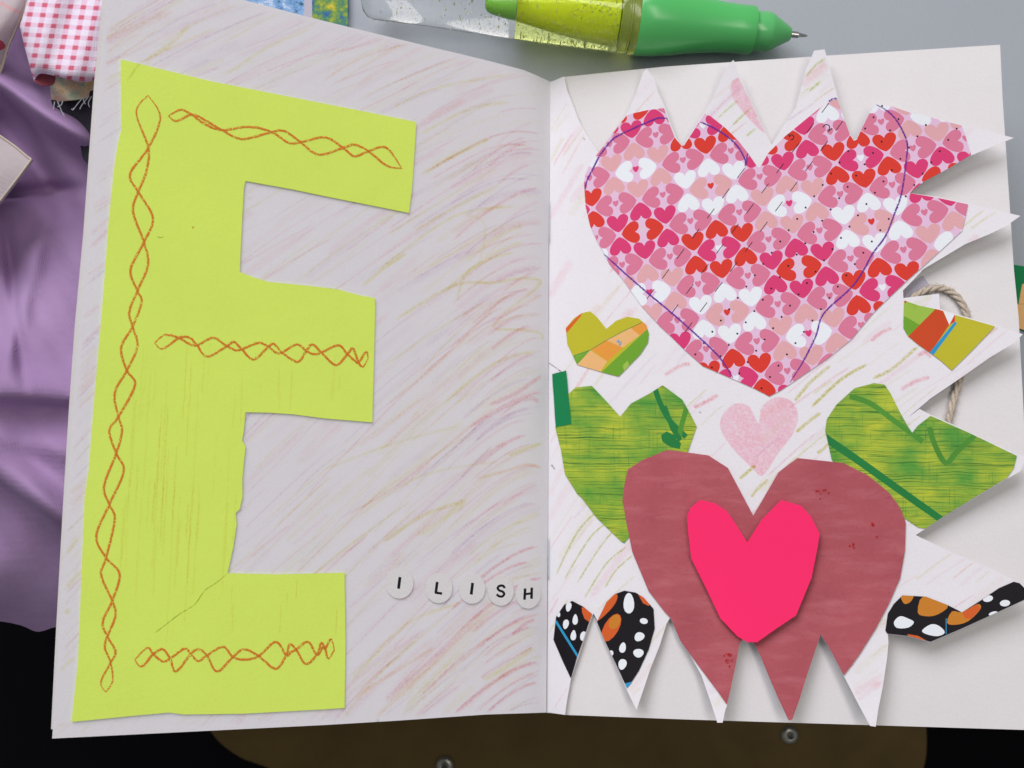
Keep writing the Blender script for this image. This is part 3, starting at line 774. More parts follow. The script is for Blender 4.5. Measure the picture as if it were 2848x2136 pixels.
md = seq(D_, (950, 560), [((1015, 512), (1000, 597), (1100, 530)), ((1165, 528), (1155, 562), (1212, 575)), ((1310, 530), (1275, 645), (1395, 580)), ((1440, 555), (1450, 606), (1487, 600)), ((1590, 560), (1560, 662), (1650, 585)), ((1685, 568), (1700, 622), (1735, 620)), ((1825, 570), (1830, 677), (1882, 610)), ((1922, 570), (1930, 630), (1977, 620)), ((2080, 575), (2065, 697), (2136, 630)), ((2172, 596), (2180, 668), (2205, 680))], (0, 0))
me_ = seq(E_, (0, 0), [((262, 615), (240, 708), None)], (272, 660))
braid('', md[0], md[1] + me_[1], me_[2])
bg = seq(G_, (828, 992), [((905, 918), (872, 1034), (942, 958)), ((1000, 928), (1000, 1002), (1046, 985)), ((1135, 924), (1082, 1064), (1172, 958)), ((1222, 928), (1220, 1000), (1272, 966)), ((1372, 912), (1335, 1064), (1432, 975)), ((1500, 928), (1505, 992), (1592, 970)), ((1695, 882), (1695, 1048), (1760, 965)), ((1782, 898), (1790, 945), (1822, 930)), ((1895, 882), (1880, 1018), (1948, 962)), ((1975, 890), (1985, 915), (2000, 925)), ((2035, 865), (2018, 985), None)], (2056, 930))
braid('', bg[0], bg[1], bg[2])

# round letter stickers
def letter_polys(ch, f):
    if ch == 'I': return [ribbon_poly(f[0], 6.2)]
    return [ribbon_poly(s, w) for s, w in f]
STK = over(left_h, 0.40)
stk = [((466, 522), 86, 95, [([(470, 484), (461, 556)], 8.2)]),
       ((708, 552), 84, 93, [([(699, 514), (690, 584)], 7.6), ([(686, 580), (729, 586)], 7.0)]),
       ((913, 557), 82, 92, [([(917, 520), (908, 592)], 8.0)]),
       ((1090, 570), 80, 91, [(smooth([(1115, 552), (1103, 538), (1082, 539), (1071, 553), (1082, 567), (1101, 574), (1111, 588), (1100, 603), (1079, 602), (1065, 590)], 5), 6.6)]),
       ((1258, 589), 78, 90, [([(1240, 554), (1236, 624)], 7.2), ([(1281, 549), (1279, 618)], 7.2), ([(1238, 590), (1280, 584)], 6.2)])]
for (cx, cy), rx, ry, strokes in stk:
    pr_ = [(ribbon_poly(H_(dense(s, 8) if len(s) == 2 else s), w), 1) for s, w in strokes]
    sheet('letter_sticker', H_(ellipse(cx, cy, rx, ry, n=40)), over(left_h, 0.45), 0.12, [M['sticker'], M['ink']], pr_, step=12, parent=bk)

# coloured pencil and crayon on the cut page
leaf_in = leaf
st = Strokes(leaf_h, 0.04, 0.0003)
LY, LP = '#e3e08c', '#fbc3cd'
for k in range(330):
    cx, cy = pr.uniform(1535, 2840), pr.uniform(180, 1980)
    ang = math.radians(np.interp(cx, [1530, 1700, 2000, 2400], [60, 52, 44, 36]) + pr.gauss(0, 3)); L = pr.uniform(60, 260)
    wide = pr.random() < 0.45
    pts = [(cx + s * L * math.cos(ang), cy - s * L * math.sin(ang) + 10 * s * s) for s in np.linspace(-.5, .5, 9)]
    pts = keep_inside(dense(pts, 7), leaf_in)
    if len(pts) > 5: st.add(pts, pr.uniform(12, 30) if wide else pr.uniform(4, 9), pr.choices([LY, LP, '#f7ccae', '#ead2e6'], [40, 42, 12, 8])[0], pr.uniform(0.08, 0.25) if wide else pr.uniform(0.15, 0.45))
def drawn2(pts, w, c, a):
    p = keep_inside(dense(smooth(pts, 6), 7), leaf_in)
    if len(p) > 2: st.add(p, w, c, a)
for p in ([(810, 1110), (880, 1050), (960, 990)], [(900, 960), (1080, 790), (1250, 690)], [(1280, 780), (1400, 720), (1560, 580)], [(460, 1400), (540, 1330), (560, 1320)], [(530, 1510), (580, 1450), (640, 1400)], [(940, 1240), (980, 1210), (1010, 1180)], [(800, 920), (900, 800), (1020, 700)]):
    drawn2(F_(p), 12, '#dcd670', 0.75)
for p in ([(1450, 850), (1540, 800), (1630, 770)], [(1270, 550), (1330, 500), (1400, 470)], [(1560, 640), (1600, 620), (1640, 650)], [(180, 960), (260, 920), (330, 880)], [(0, 760), (100, 700), (160, 690)]):
    drawn2(F_(p), 14, '#fab4be', 0.6)
for p in ([(1430, 470), (1560, 210), (1700, 60)], [(1480, 500), (1640, 240), (1760, 140)], [(1600, 620), (1740, 400), (1860, 300)], [(1560, 520), (1700, 300), (1800, 180)], [(1730, 550), (1800, 440), (1900, 350)]):
    drawn2(H_(p), 6, '#d4da80', 0.8)
for p in ([(330, 725), (400, 660), (450, 620)], [(420, 770), (500, 690), (590, 620)], [(500, 840), (560, 790)], [(870, 470), (930, 400), (990, 360)], [(890, 560), (960, 500)]):
    drawn2(C_(p), 8, '#cfe07a', 0.6)
drawn2(E_([(1385, 685), (1420, 708), (1462, 738)]), 3.2, '#4a2a24', 0.95)
for p in ([(1400, 1310), (1425, 1340)], [(214, 985), (224, 990)], [(1595, 848), (1608, 860)]):
    drawn2(E_(p) if p[0][0] > 1000 and p[0][1] > 900 else (F_(p) if p[0][0] < 1000 else B_(p)), 5, '#3a3038', 0.7)
st.done('pencil_strokes', cut_page, 'pale yellow and pink pencil strokes', 'stuff', WASH)

def crayon_mat():
    k = N('pink_crayon'); o = k.obj()
    g = k.math('MULTIPLY', k.math('SUBTRACT', k.noise(1300.0, o, 3), 0.15), 2.2, True)
    g = k.math('MULTIPLY', g, k.math('ADD', k.math('MULTIPLY', k.noise(140.0, o, 3), 0.9), 0.45), True)
    tr = k.n('ShaderNodeBsdfTransparent')
    k.l(k.mix(g, (1, 1, 1, 1), lin('#ffe3ea')), tr.inputs[0]); k.l(tr.outputs[0], k.o.inputs[0])
    k.t.nodes.remove(k.p)
    return k.m
M['crayon'] = crayon_mat()
ch1 = smooth(F_([(345, 1090), (360, 1000), (435, 935), (520, 950), (578, 1052), (600, 950), (690, 895), (780, 918), (822, 1000), (795, 1110), (700, 1240), (605, 1375), (540, 1330), (420, 1210)]), 5, True)
def film(name, outline, surf, mat, parent, label):
    o = sheet(name, outline, surf, 0.001, mat, step=14, parent=parent, label=label)
    bm = bmesh.new(); bm.from_mesh(o.data)
    bmesh.ops.delete(bm, geom=[f for f in bm.faces if f.normal.z < 0.5], context='FACES')
    bm.to_mesh(o.data); bm.free(); return o
film('crayon_heart', ch1, over(leaf_h, 0.16), M['crayon'], cut_page, 'soft pink crayon heart')
ch2 = smooth(C_([(404, 545), (412, 505), (432, 485), (455, 476)]), 3) + C_([(520, 600), (580, 738), (622, 822)]) + smooth(C_([(590, 800), (540, 752), (470, 672), (420, 605)]), 3)
film('crayon_heart', ch2, over(leaf_h, 0.16), M['crayon'], cut_page, 'half of a pink crayon heart on a spike')

# ------------------------------------------------------------------ collage
PT = over(leaf_h, 0.34)
heart_o = P1([(95, 1030), (88, 960), (105, 870), (140, 780), (190, 700), (240, 640), (330, 520), (430, 385), (525, 262), (590, 240), (740, 207), (910, 186), (945, 290), (985, 400), (1020, 490), (1092, 575), (1115, 570), (1180, 470), (1275, 325), (1325, 248), (1385, 268), (1540, 390), (1670, 520), (1780, 660), (1855, 770), (1886, 800)]) \
    + C_([(600, 1010), (640, 940), (740, 840), (850, 750), (970, 652), (1064, 606), (1095, 700), (1142, 832), (1166, 866), (1184, 858), (1212, 795), (1262, 695), (1296, 640), (1400, 655), (1520, 695), (1640, 722), (1828, 772), (1850, 830), (1886, 952), (1750, 1035), (1600, 1115), (1508, 1187), (1680, 1217), (1868, 1257), (1850, 1350), (1830, 1420), (1700, 1540), (1590, 1640)]) \
    + F_([(1500, 170), (1400, 265), (1290, 372), (1150, 540), (1000, 660), (850, 762), (720, 850), (645, 890), (560, 845), (430, 787), (235, 703), (130, 610), (40, 522)]) + E_([(2070, 460), (1960, 340), (1840, 170), (1760, 80), (1720, 0)]) + B_([(1690, 1500), (1640, 1390), (1612, 1270)])
HM = np.array([[51.7485231, -59.9764765, 1759.45656], [64.1029198, 93.5373743, 390.234551], [-0.0123346943, -0.0026354028, 1.0]])
def lat(i, j):
    p = HM @ np.array([i, j, 1.0]); return p[:2] / p[2]
_h = [(0, 0), (0.30, 0.17), (0.61, 0.46), (0.87, 0.84), (1.0, 1.2), (0.97, 1.49), (0.79, 1.71), (0.52, 1.78), (0.26, 1.70), (0.09, 1.52)]
_r = smooth(_h, 3)[:-1] + [(0.09, 1.52), (0.0, 1.34)]
unit_heart = _r + [(-x, y) for x, y in _r[-2:0:-1]]     # tip at (0,0), round lobes towards +y
def motif(hub, axis, side, t0, t1, half):
    """a printed heart: tip near the hub, lobes away from it; axis / side in lattice units"""
    out = []
    for x, y in unit_heart:
        s = t0 + (t1 - t0) * y / 1.78
        q = np.array(hub) + np.array(axis) * s + np.array(side) * half * x
        out.append(tuple(lat(*q)))
    return out
TY = {(0, 0): 'A', (1, 0): 'C', (0, 1): 'B', (1, 1): 'D'}
def star(i, j):
    if (i - j) % 3: return 'E'
    n = (i - j) // 3; m = i - 2 * n
    return TY[(m % 2, n % 2)]
LRC = {'A': 'white', 'B': 'peach', 'C': 'red', 'D': 'magenta', 'E': 'pink'}
TBC = {'A': 'peach', 'B': 'white', 'C': 'magenta', 'D': 'red'}
TINY = {'A': 'magenta', 'B': 'red', 'C': 'faint', 'D': 'white', 'E': 'pink'}
names = ['lav', 'pink', 'peach', 'white', 'red', 'magenta', 'faint', 'ink', 'orange']
ix = {n: k for k, n in enumerate(names)}
E1, E2 = np.array([0.5, -0.5]), np.array([0.5, 0.5])   # right and down from a hub
prints = []
big = []
for i in range(-4, 13):
    for j in range(-9, 7):
        c = np.array([i, j], float)                      # star centre is half a step left of hub (i, j) offset
        sc = c - E1 + np.array([1.0, 0.0]) * 0           # star (i, j) sits at hub (i, j) minus E1 ... see below
        ctr = np.array([i + 0.5, j + 0.5]) + np.array([0.0, 0.0])
        # star S(0,0) lies right of hub (0,1) and left of hub (1,0): centre = (0.5, 0.5)
        p = lat(*ctr)
        if not (1560 < p[0] < 2780 and 200 < p[1] < 1180): continue
        t = star(i, j)
        lc = LRC[t]
        if t == 'E':
            if (i - j) % 3 == 1: up, dn = star(i - 1, j), star(i, j + 1)
            else: up, dn = star(i, j - 1), star(i + 1, j)
            uc, dc = TBC[up], TBC[dn]
        else: uc = dc = TBC[t]
        hubL, hubR, hubU, hubD = ctr - E1, ctr + E1, ctr - E2, ctr + E2
        big.append((motif(hubL, E1, E2, 0.11, 0.865, 0.352), lc)); big.append((motif(hubR, -E1, E2, 0.11, 0.865, 0.352), lc))
        big.append((motif(hubU, E2, E1, 0.075, 0.65, 0.456), uc)); big.append((motif(hubD, -E2, E1, 0.075, 0.65, 0.456), dc))
        cc_ = ctr - E2 * 0.02
        big.append(([tuple(lat(*(cc_ + E1 * 0.13 * x + E2 * (0.10 - 0.115 * y)))) for x, y in unit_heart[::3]], TINY[t]))
for poly, cname in big:
    if inside(heart_o, poly).any(): prints.append((poly, ix[cname]))
def dash(x, y): return ribbon_poly([(x, y), (x - 20, y + 27)], 2.2)
for (sx, sy, off) in ((*P1([(1735, 805)])[0], 0), (*P2([(573, 135)])[0], 0), (*P2([(715, 320)])[0], 0)):
    for k in range(16):
        x, y = sx - 41.9 * k, sy + 56.0 * k
        if inside(heart_o, [(x, y), (x - 20, y + 27)]).all(): prints.append((dash(x, y), ix['ink']))
for (sx, sy) in (P2([(1118, 165)])[0], P2([(1287, 300)])[0], P2([(1567, 360)])[0], P2([(1883, 397)])[0]):
    for k in range(30):
        x, y = sx - 23.6 * k, sy + 31.4 * k
        if inside(heart_o, [(x - 4, y), (x + 4, y)]).all(): prints.append((ellipse(x, y, 3.0, 3.0, n=8), ix['ink']))
for s in ([(510, 385), (535, 358), (570, 362), (580, 392), (565, 428), (605, 392)],):
    prints.append((ribbon_poly(smooth(P2(s), 4), 2.8), ix['ink']))
prints.append((ribbon_poly(smooth(P2([(130, 475), (132, 450), (158, 452), (170, 480), (185, 460), (212, 475), (205, 505), (180, 512)]), 4), 2.8), ix['ink']))
ph = sheet('patterned_heart', heart_o, PT, 0.14, [M[n] for n in names], prints, step=22, parent=bk, label='large heart cut from paper printed with small pink and red hearts')
pl = Strokes(PT, 0.10, 0.002)
for line in (P1([(945, 295), (850, 290), (700, 350), (500, 440), (380, 510), (260, 660), (190, 790), (120, 930), (96, 1030)]), [*E_([(1722, 12), (1850, 130), (2000, 260)]), *F_([(0, 340), (150, 470), (330, 640), (422, 778)])],
             [*C_([(1300, 642), (1380, 690), (1440, 760), (1490, 870), (1490, 960), (1460, 1180), (1420, 1300), (1360, 1450), (1280, 1560)]), *F_([(1215, 130), (1140, 230), (978, 382), (930, 520), (850, 680), (772, 803)])],
             P1([(1280, 330), (1400, 380), (1560, 480), (1680, 600), (1740, 720), (1746, 772), (1768, 645)]), C_([(1010, 625), (1040, 607), (1062, 607)])):
    pl.add(smooth(line, 8), 5.2, '#6a2f9a', 2.2, True, 5)
pl.done('pen_outline', ph, 'purple pen line drawn over the patterned heart')

# small striped hearts
sh = E_([(1490, 470), (1540, 410), (1590, 377), (1640, 367), (1680, 400), (1740, 475), (1800, 425), (1870, 400), (1940, 412), (1985, 450), (2002, 505), (1995, 560), (1950, 630), (1815, 768), (1710, 740), (1560, 695), (1500, 570)])
NS = ['olive', 'leafgreen', 'lightgreen', 'tan', 'amber', 'brick', 'blue', 'white', 'orange', 'darkgreen', 'ink', 'red']
xs_ = {n: k for k, n in enumerate(NS)}
pp = [(E_([(1480, 480), (1600, 360), (1580, 400), (1496, 500)]), 'orange'), (E_([(1530, 645), (1645, 605), (1560, 695), (1530, 690)]), 'leafgreen'),
      (E_([(1640, 607), (1745, 675), (1700, 742), (1555, 700)]), 'tan'), (E_([(1645, 603), (1735, 543), (1840, 590), (1747, 676)]), 'amber'), (E_([(1735, 543), (1890, 470), (1945, 515), (1840, 590)]), 'tan'),
      (E_([(1890, 470), (1965, 430), (2005, 470), (1945, 515)]), 'amber'), (E_([(1705, 745), (2000, 468), (2020, 560), (1815, 790)]), 'leafgreen'),
      (ribbon_poly(E_([(1540, 640), (1640, 605), (1740, 545), (1840, 492), (1960, 434)]), 1.6), 'darkgreen'), (E_([(1840, 700), (1870, 670), (1880, 700), (1850, 735)]), 'lightgreen')]
f4 = smooth(E_([(1803, 548), (1832, 556), (1822, 578), (1816, 535)]), 1)
pp.append((ribbon_poly(dense(E_([(1802, 552), (1832, 556)]), 4), 2.4), 'blue')); pp.append((ribbon_poly(dense(E_([(1832, 556), (1823, 580), (1812, 540)]), 4), 2.4), 'blue'))
sheet('striped_heart', sh, PT, 0.14, [M[n] for n in NS], [(p, xs_[c]) for p, c in pp], step=22, parent=bk, label='small olive heart with tan and green stripes, left side')
sh2 = F_([(1476, 300), (1560, 330), (1692, 358), (1780, 387), (2033, 459), (1900, 600), (1768, 730), (1700, 670), (1640, 625), (1560, 570), (1500, 520), (1471, 470), (1472, 400)])
pp = [(F_([(1460, 280), (1670, 350), (1570, 450), (1488, 402), (1465, 400)]), 'lightgreen'), (F_([(1460, 392), (1488, 402), (1570, 450), (1505, 517), (1460, 480)]), 'leafgreen'), (F_([(1668, 352), (1712, 362), (1752, 450), (1640, 618), (1630, 640), (1500, 520)]), 'brick'),
      (F_([(1712, 355), (1790, 380), (1752, 450)]), 'white'), (F_([(1787, 385), (1787, 432), (1753, 448)]), 'red'), (F_([(1786, 430), (1800, 440), (1652, 640), (1630, 622)]), 'blue'), (F_([(1470, 290), (1500, 300), (1480, 320)]), 'brick')]
sheet('striped_heart', sh2, PT, 0.14, [M[n] for n in NS], [(p, xs_[c]) for p, c in pp], step=22, parent=bk, label='half heart in olive, brick red and green on the right spike')

# green brushed hearts
gh1 = E_([(1440, 1000), (1470, 900), (1515, 868), (1550, 835), (1650, 825), (1740, 920), (1825, 1015), (1890, 935), (2010, 870), (2085, 822), (2160, 870)]) + F_([(0, 830), (110, 910), (160, 1000), (198, 1075), (150, 1215), (120, 1300), (0, 1420)]) + H_([(1900, 100), (1878, 240), (1850, 275), (1830, 265), (1680, 120), (1590, 0)]) + E_([(1560, 1490), (1485, 1370), (1460, 1220), (1425, 1080)])
GR = [M['green'], M['stem'], M['stemfaint']]
g1p = [(ribbon_poly(smooth(E_([(2035, 830), (2070, 930), (2130, 1040), (2230, 1140)]), 4), 15), 1), (E_([(2075, 1130), (2110, 1105), (2160, 1130), (2200, 1180), (2190, 1215), (2130, 1200), (2085, 1170)]), 1), (ribbon_poly(F_([(140, 950), (110, 1050), (85, 1160)]), 14), 2), (ribbon_poly(F_([(0, 950), (50, 1090), (100, 1160)]), 13), 1)]
guv = lambda x, y: (x / 100, -y / 100)
sheet('green_heart', gh1, PT, 0.14, GR, g1p, step=24, parent=bk, label='brushed green heart beside the fold', uv=guv)
gh2 = F_([(990, 1100), (1000, 1030), (1060, 940), (1170, 840), (1290, 808), (1355, 818), (1390, 870), (1450, 990), (1495, 1070), (1525, 1115), (1560, 1070), (1638, 1010), (1880, 1117), (2168, 1256), (2150, 1330), (2108, 1390), (1900, 1516), (1700, 1640)]) + I_([(1605, 186), (1560, 178), (1490, 130), (1380, 60)]) + F_([(1200, 1480), (1030, 1280), (1008, 1180)])
g2p = [(ribbon_poly(smooth(F_([(960, 1120), (1010, 1160), (1200, 1290), (1480, 1490), (1720, 1660)]), 4), np.interp(np.arange(17), [0, 16], [23, 19])), 1), (ribbon_poly(smooth(F_([(1630, 1080), (1660, 1180), (1730, 1300), (1800, 1230), (1910, 1130)]), 4), 15), 2), (ribbon_poly(smooth(F_([(1140, 890), (1260, 930), (1400, 1030), (1590, 1170)]), 4), 15), 2)]
sheet('green_heart', gh2, PT, 0.14, GR, g2p, step=24, parent=bk, label='brushed green heart with dark stem on the right spike', uv=guv)
gt = smooth(E_([(1407, 765), (1418, 750), (1480, 735), (1493, 742), (1507, 890), (1523, 1045), (1515, 1060), (1440, 1076), (1427, 1064), (1416, 900)]), 3, True)
sheet('green_strip', gt, over(leaf_h, 0.52), 0.14, M['darkgreen'], step=20, parent=bk, label='dark green rounded paper strip by the fold')

# rose sugar-paper heart and the fluorescent one on top
rh = E_([(1838, 1540), (1850, 1440), (1872, 1340), (1960, 1283), (2110, 1221)]) + F_([(40, 1221), (270, 1253), (390, 1330), (470, 1480), (547, 1625), (620, 1500), (702, 1358), (760, 1312), (820, 1270), (1100, 1300), (1250, 1375), (1380, 1480), (1440, 1560)]) \
    + I_([(1460, 80), (1485, 150), (1480, 320), (1450, 490), (1380, 650), (1300, 800), (1200, 960), (1104, 1088), (1050, 985), (1000, 895), (960, 838), (930, 928), (880, 1078), (830, 1238), (786, 1361), (764, 1364), (700, 1228), (640, 1088), (590, 966), (550, 886), (495, 831), (461, 900), (439, 1020), (405, 1180), (384, 1268), (330, 1190), (210, 1030), (100, 880), (40, 738)]) + H_([(2100, 700), (2000, 570), (1950, 450), (1900, 330), (1860, 130), (1842, 20)])
red_heart = sheet('rose_heart', rh, over(leaf_h, 0.62), 0.2, [M['maroon']], step=22, parent=bk, label='large dull rose paper heart with its point cut into spikes')
rm = Strokes(over(leaf_h, 0.62), 0.10, 0.002)
qr = random.Random(9)
for (cx, cy, n, sp) in ((1275, 165, 6, 14), (1155, 290, 7, 16), (395, 965, 10, 26), (385, 1015, 8, 24), (1300, 230, 3, 8)):
    for k in range(n):
        x, y = cx + qr.gauss(0, sp * .6), cy + qr.gauss(0, sp); a = qr.uniform(-1.2, 1.2)
        rm.add(I_([(x, y), (x + 14 * math.cos(a), y + 14 * math.sin(a) + 6)]), 9, '#bd2420', 1.0)
for (cx, cy, n, sp) in ((945, 900 - 1518 + 1500 + 60, 6, 14),):
    pass
for k in range(9):
    x, y = 930 + k * 8 + qr.gauss(0, 5), 1480 + qr.gauss(0, 14) - 0.25 * k * 8
    rm.add(F_([(x, y), (x + 4, y + 16)]), 8, '#bd2420', 0.9)
for k in range(60):
    x, y = qr.uniform(1760, 2480), qr.uniform(1300, 1800); L = qr.uniform(20, 90)
    p = keep_inside(dense([(x, y), (x + L, y - 0.25 * L + qr.gauss(0, 3))], 6), rh)
    if len(p) > 3: rm.add(p, qr.uniform(3, 9), qr.choice(['#d98a94', '#c98a80', '#8c4554']), qr.uniform(0.05, 0.16))
rm.done('scuff_marks', red_heart, 'red specks and pale scuffs', 'stuff')
hp = I_([(140, 110), (160, 60), (220, 10), (310, 30), (385, 80), (440, 160), (510, 272), (600, 130), (720, 10), (840, 45), (900, 110), (955, 215), (945, 290), (905, 490), (810, 720), (690, 800), (570, 885), (510, 885), (450, 850), (345, 740), (250, 540), (165, 370), (145, 200)])
HP = over(leaf_h, 3.0)
pink = sheet('pink_heart', hp, HP, 0.35, M['hotpink'], step=26, parent=bk, label='small fluorescent pink heart raised on the rose heart')
M['pad'] = paper('white_foam_pad', (0.75, 0.75, 0.75))
sheet('foam_pad', I_([(430, 330), (640, 330), (640, 560), (430, 560)]), over(leaf_h, 2.62), 1.95, M['pad'], step=30, parent=pink)

# butterfly-print hearts
NB = ['black', 'white', 'burnt', 'goldbrown', 'blue']
def spots(cr, ws):
    return [(cr(ellipse(x, y, rx, ry, rot, tear=te)), 1) for x, y, rx, ry, rot, te in ws]
bl = H_([(1414, 870), (1430, 730), (1480, 655), (1530, 631), (1600, 668), (1652, 712), (1632, 765), (1594, 880), (1560, 975), (1521, 1108), (1470, 1000)])
blp = spots(H_, [(1507, 668, 17, 30, .2, -.2), (1446, 715, 10, 16, 0, 0), (1490, 775, 18, 30, .2, -.2), (1548, 745, 16, 33, .05, .3), (1537, 842, 17, 32, .1, .3), (1598, 848, 20, 30, .2, 0)]) + [(H_([(1588, 670), (1620, 672), (1660, 712), (1640, 765), (1605, 740), (1590, 700)]), 2), (ribbon_poly(H_([(1428, 755), (1500, 870), (1566, 975)]), 6.5), 4)]
sheet('butterfly_heart', bl, PT, 0.14, [M[n] for n in NB], blp, step=24, parent=bk, label='left half of the black butterfly-print heart')
brr = H_([(1682, 760), (1740, 640), (1790, 590), (1850, 568), (1920, 580), (1970, 610), (2030, 680), (2037, 800), (2000, 930), (1940, 1060), (1890, 1138), (1866, 1168), (1800, 1022), (1730, 876)])
brp = spots(H_, [(1878, 645, 33, 64, 0, .15), (1970, 755, 25, 18, .2, 0), (1942, 850, 32, 27, -.5, .2), (1840, 918, 20, 33, .2, .2), (1937, 953, 32, 27, 0, -.2), (1838, 1022, 25, 34, .25, -.2), (1770, 952, 13, 17, 0, 0)]) \
    + [(smooth(H_([(1672, 755), (1700, 690), (1755, 605), (1805, 590), (1800, 635), (1760, 690), (1700, 745)]), 3, True), 2), (H_(ellipse(1770, 796, 45, 96, .52)), 2), (H_(ellipse(1790, 760, 32, 48, .52)), 3), (H_([(1935, 590), (1985, 600), (2015, 640), (2000, 662), (1965, 645)]), 2), (H_([(1850, 1140), (1895, 1128), (1866, 1175)]), 4)]
sheet('butterfly_heart', brr, PT, 0.14, [M[n] for n in NB], brp, step=24, parent=bk, label='right half of the black butterfly-print heart')
b3 = I_([(1465, 597), (1610, 605), (1740, 655), (1832, 702), (1960, 620), (2060, 552), (2150, 513), (2185, 522), (2215, 552), (2258, 586), (2212, 625), (2030, 709), (1830, 800), (1638, 882), (1500, 846), (1372, 832), (1360, 815), (1375, 710), (1412, 650)])
b3p = [(smooth(I_([(1412, 760), (1450, 725), (1500, 740), (1535, 762), (1500, 795), (1430, 797)]), 3, True), 1), (smooth(I_([(1585, 812), (1640, 775), (1690, 785), (1725, 825), (1680, 848), (1610, 835)]), 3, True), 1)] + spots(I_, [(1990, 617, 32, 20, -.2, 0), (2095, 645, 32, 20, -.1, 0), (2022, 708, 28, 11, -.3, 0)]) \
    + [(smooth(I_([(1455, 590), (1530, 595), (1515, 635), (1480, 650), (1460, 625)]), 3, True), 3), (smooth(I_([(1558, 700), (1595, 600), (1745, 655), (1680, 715), (1605, 725)]), 3, True), 3), (smooth(I_([(1738, 765), (1770, 695), (1832, 700), (1925, 650), (1945, 680), (1870, 755), (1790, 778)]), 3, True), 3), (I_([(1832, 700), (1925, 650), (1945, 680), (1890, 740), (1850, 740)]), 2), (I_([(1495, 835), (1560, 846), (1640, 890), (1500, 860)]), 2), (ribbon_poly(I_([(1733, 738), (1733, 836)]), 2.2), 4)]
sheet('butterfly_heart', b3, PT, 0.14, [M[n] for n in NB], b3p, step=24, parent=bk, label='black butterfly-print piece on the right spike')

# little tab whose grey stands in for shade, and twine loop, on the page behind
sheet('shade_tab', F_([(1440, 240), (1590, 148), (1632, 205), (1600, 262), (1690, 262), (1700, 420), (1500, 420)]), over(right_h, 0.25), 0.2, M['greytone'], step=20, parent=bk, label='tab with shade put in as grey behind the striped half heart')
tw = thing('twine_loop', 'loop of jute twine lying on the page behind the right spike', 'twine', tuple(hit([(2640, 960)], right_h)[0]))
tp = dense(smooth(F_([(1480, 330), (1560, 262), (1640, 228), (1720, 228), (1790, 268), (1838, 335), (1862, 420), (1862, 560), (1840, 700), (1812, 800), (1785, 890), (1762, 980), (1745, 1060), (1750, 1150)]), 8), 2.0)
cen = hit(tp, over(right_h, 1.15)); n = len(cen)
for ph_ in range(3):
    path = []
    for i in range(n):
        a = ph_ * 2 * math.pi / 3 + i * 2.0 / 34.0 * math.pi
        t = cen[min(i + 1, n - 1)] - cen[max(i - 1, 0)]; t /= np.linalg.norm(t)
        s = np.cross(t, (0, 0, 1.0)); s /= np.linalg.norm(s)
        path.append(cen[i] + s * 0.60 * math.cos(a) + np.array([0, 0, 0.55 * math.sin(a)]))
    bm = bmesh.new(); tube(bm, path, 0.62, 8); finish('strand', bm, M['twine'], tw)
bm = bmesh.new()
for k in range(110):
    i = pr.randrange(6, n - 6); d = np.array([pr.gauss(0, 1), pr.gauss(0, 1), abs(pr.gauss(0, .6))]); d /= np.linalg.norm(d)
    a = cen[i] + d * 0.9; b = a + d * pr.uniform(.4, 1.2) + (cen[i + 5] - cen[i]) * pr.uniform(-.8, .8)
    tube(bm, [a, (a + b) / 2 + np.array([0, 0, .15]), b], 0.06, 3)
finish('fibres', bm, M['twine'], tw, kind='stuff')

# ------------------------------------------------------------------ the pen
PA = hit([(1770, 52)], flat(11.9))[0]; PB = hit([(2246, 100)], flat(9.0))[0]
ax = (PB - PA); PL = np.linalg.norm(ax); ax = ax / PL; mmx = PL / (2246 - 1770); mr = 0.1215
def prof(pts): return [((x - 1770) * mmx, r * mr) for x, r in pts]
pen = thing('glitter_pen', 'green pen with clear glitter-filled barrel above the booklet', 'pen', (PA[0], PA[1], 0))
def part(name, pts, mat, n=56, parent=pen):
    bm = bmesh.new(); lathe(bm, PA, ax, prof(pts), n); return sharp(finish(name, bm, mat, parent), 40)
M['grip'] = plastic('green_plastic', (0.095, 0.52, 0.135), 0.25)
M['grip_light'] = plastic('light_green_plastic', (0.12, 0.53, 0.16), 0.2)
def clear(name, tint, rough=0.02, ior=1.46):
    k = N(name); k.p.inputs['Transmission Weight'].default_value = 1.0; k.p.inputs['IOR'].default_value = ior
    k.p.inputs['Base Color'].default_value = lin(tint); k.p.inputs['Roughness'].default_value = rough
    k.l(k.math('ADD', k.math('MULTIPLY', k.noise(500.0, k.obj(), 3), 0.05), rough), k.p.inputs['Roughness'])
    return k.m
M['clear'] = clear('clear_plastic', (0.97, 0.99, 0.98))
M['lime_clear'] = clear('lime_translucent_plastic', (0.90, 1.0, 0.22), 0.10)
M['lime_gel'] = clear('lime_tinted_gel', (0.88, 1.0, 0.36))
M['lime'] = plastic('lime_plastic', (0.90, 1.0, 0.03), 0.25)
M['greentip'] = plastic('green_inner_tip', (0.28, 0.72, 0.06), 0.3)
M['silver_glitter'] = plastic('silver_glitter', (0.92, 0.93, 0.85), 0.3, metal=0.35)
M['gold_glitter'] = plastic('gold_glitter', (0.95, 0.92, 0.35), 0.3, metal=0.35)
part('grip', [(1771, 60), (1771, 97), (1775, 98.5), (1820, 96), (1871, 89), (1920, 79.5), (1966, 72), (2010, 67.5), (2050, 65.5), (2089, 65.5), (2092, 64.5), (2092, 40)], M['grip'])
part('nose_cone', [(2085, 45), (2092.5, 53), (2100, 53.5), (2134, 54), (2140, 52), (2146, 49), (2196, 19), (2198, 17), (2198, 6)], M['grip_light'])
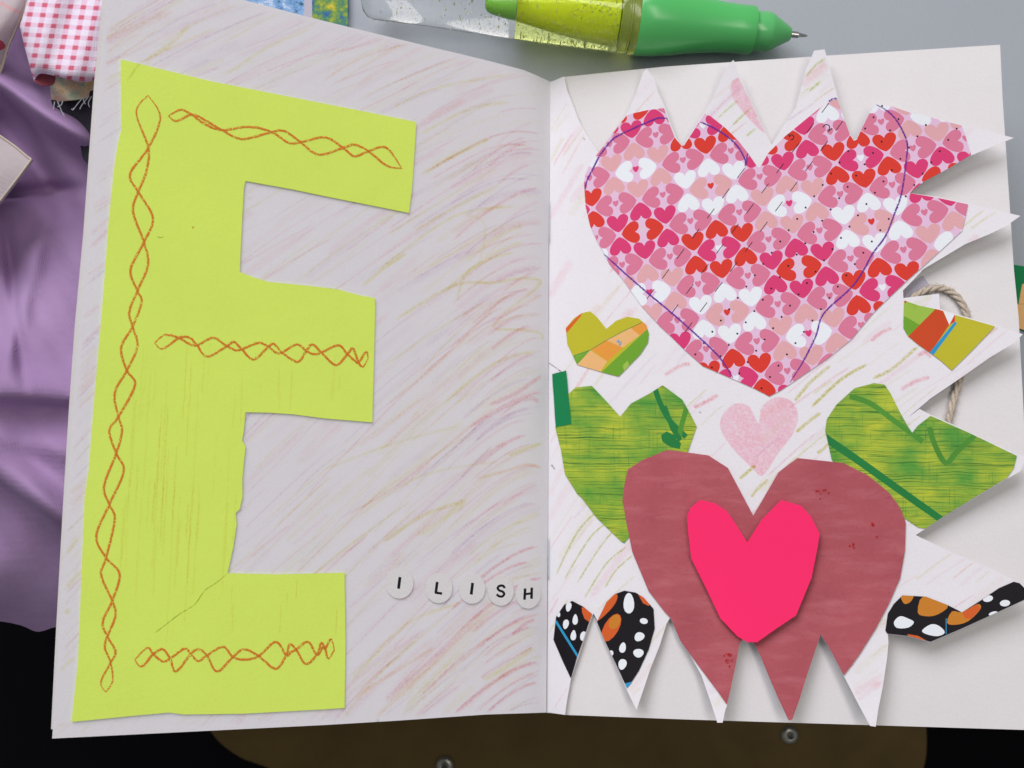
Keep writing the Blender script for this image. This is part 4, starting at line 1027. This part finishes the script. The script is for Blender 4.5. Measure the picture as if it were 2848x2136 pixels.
part('writing_tip', [(2197.5, 5), (2197.5, 9.5), (2219, 9), (2221, 7), (2238, 4), (2243, 3), (2246, 1.2), (2246.6, .2)], M['steel'], 24)
part('barrel', [(1018, 3), (1020, 30), (1026, 52), (1038, 66), (1056, 72), (1200, 75), (1400, 86), (1441, 87.6)], M['clear'], 72)
part('glitter_chamber', [(1441.6, 20), (1441.6, 87.6), (1520, 90.6), (1600, 93), (1700, 94.5), (1722, 94.8)], M['lime_gel'], 72)
part('collar', [(1722.5, 60), (1722.5, 95), (1727, 97), (1744, 97), (1746, 95), (1750, 95), (1752, 97.5), (1766, 97.5), (1770.5, 97), (1770.5, 60)], M['lime_clear'])
part('inner_tip', [(1356, 2), (1358, 9), (1364, 15), (1380, 19), (1430, 25), (1440.5, 25.6)], M['greentip'], 32)
part('inner_tube', [(1442.5, 26), (1480, 31), (1560, 42), (1640, 50), (1680, 53), (1720, 54)], M['lime'], 40)
bm = bmesh.new(); gr = random.Random(3)
av = np.cross(ax, (0, 0, 1.0)); av /= np.linalg.norm(av); bv = np.cross(ax, av)
for k in range(1500):
    x = 1716 - abs(gr.gauss(0, 130)) if k < 1250 else gr.uniform(1050, 1500)
    if x < 1040: continue
    rmax = np.interp(x, [1040, 1200, 1400, 1700], [62, 70, 81, 89]) * mr
    rmin = (np.interp(x, [1350, 1430, 1720], [4, 27, 56]) if x > 1350 else 2) * mr
    r = rmin + (rmax - rmin) * math.sqrt(gr.random()); a = gr.uniform(0, 2 * math.pi)
    c = PA + ax * (x - 1770) * mmx + av * r * math.cos(a) + bv * r * math.sin(a)
    u = Vector((gr.gauss(0, 1), gr.gauss(0, 1), gr.gauss(0, 1))).normalized(); v = u.orthogonal().normalized(); sz = gr.uniform(0.12, 0.34)
    q = [Vector(c) + (u * math.cos(t) + v * math.sin(t)) * sz for t in (0, 1.05, 2.1, 3.14, 4.19, 5.24)]
    f = bm.faces.new([bm.verts.new(w * S) for w in q]); f.material_index = gr.randrange(2)
finish('glitter', bm, [M['silver_glitter'], M['gold_glitter']], pen, 'tiny glitter flakes floating in the barrel', None, 'stuff')
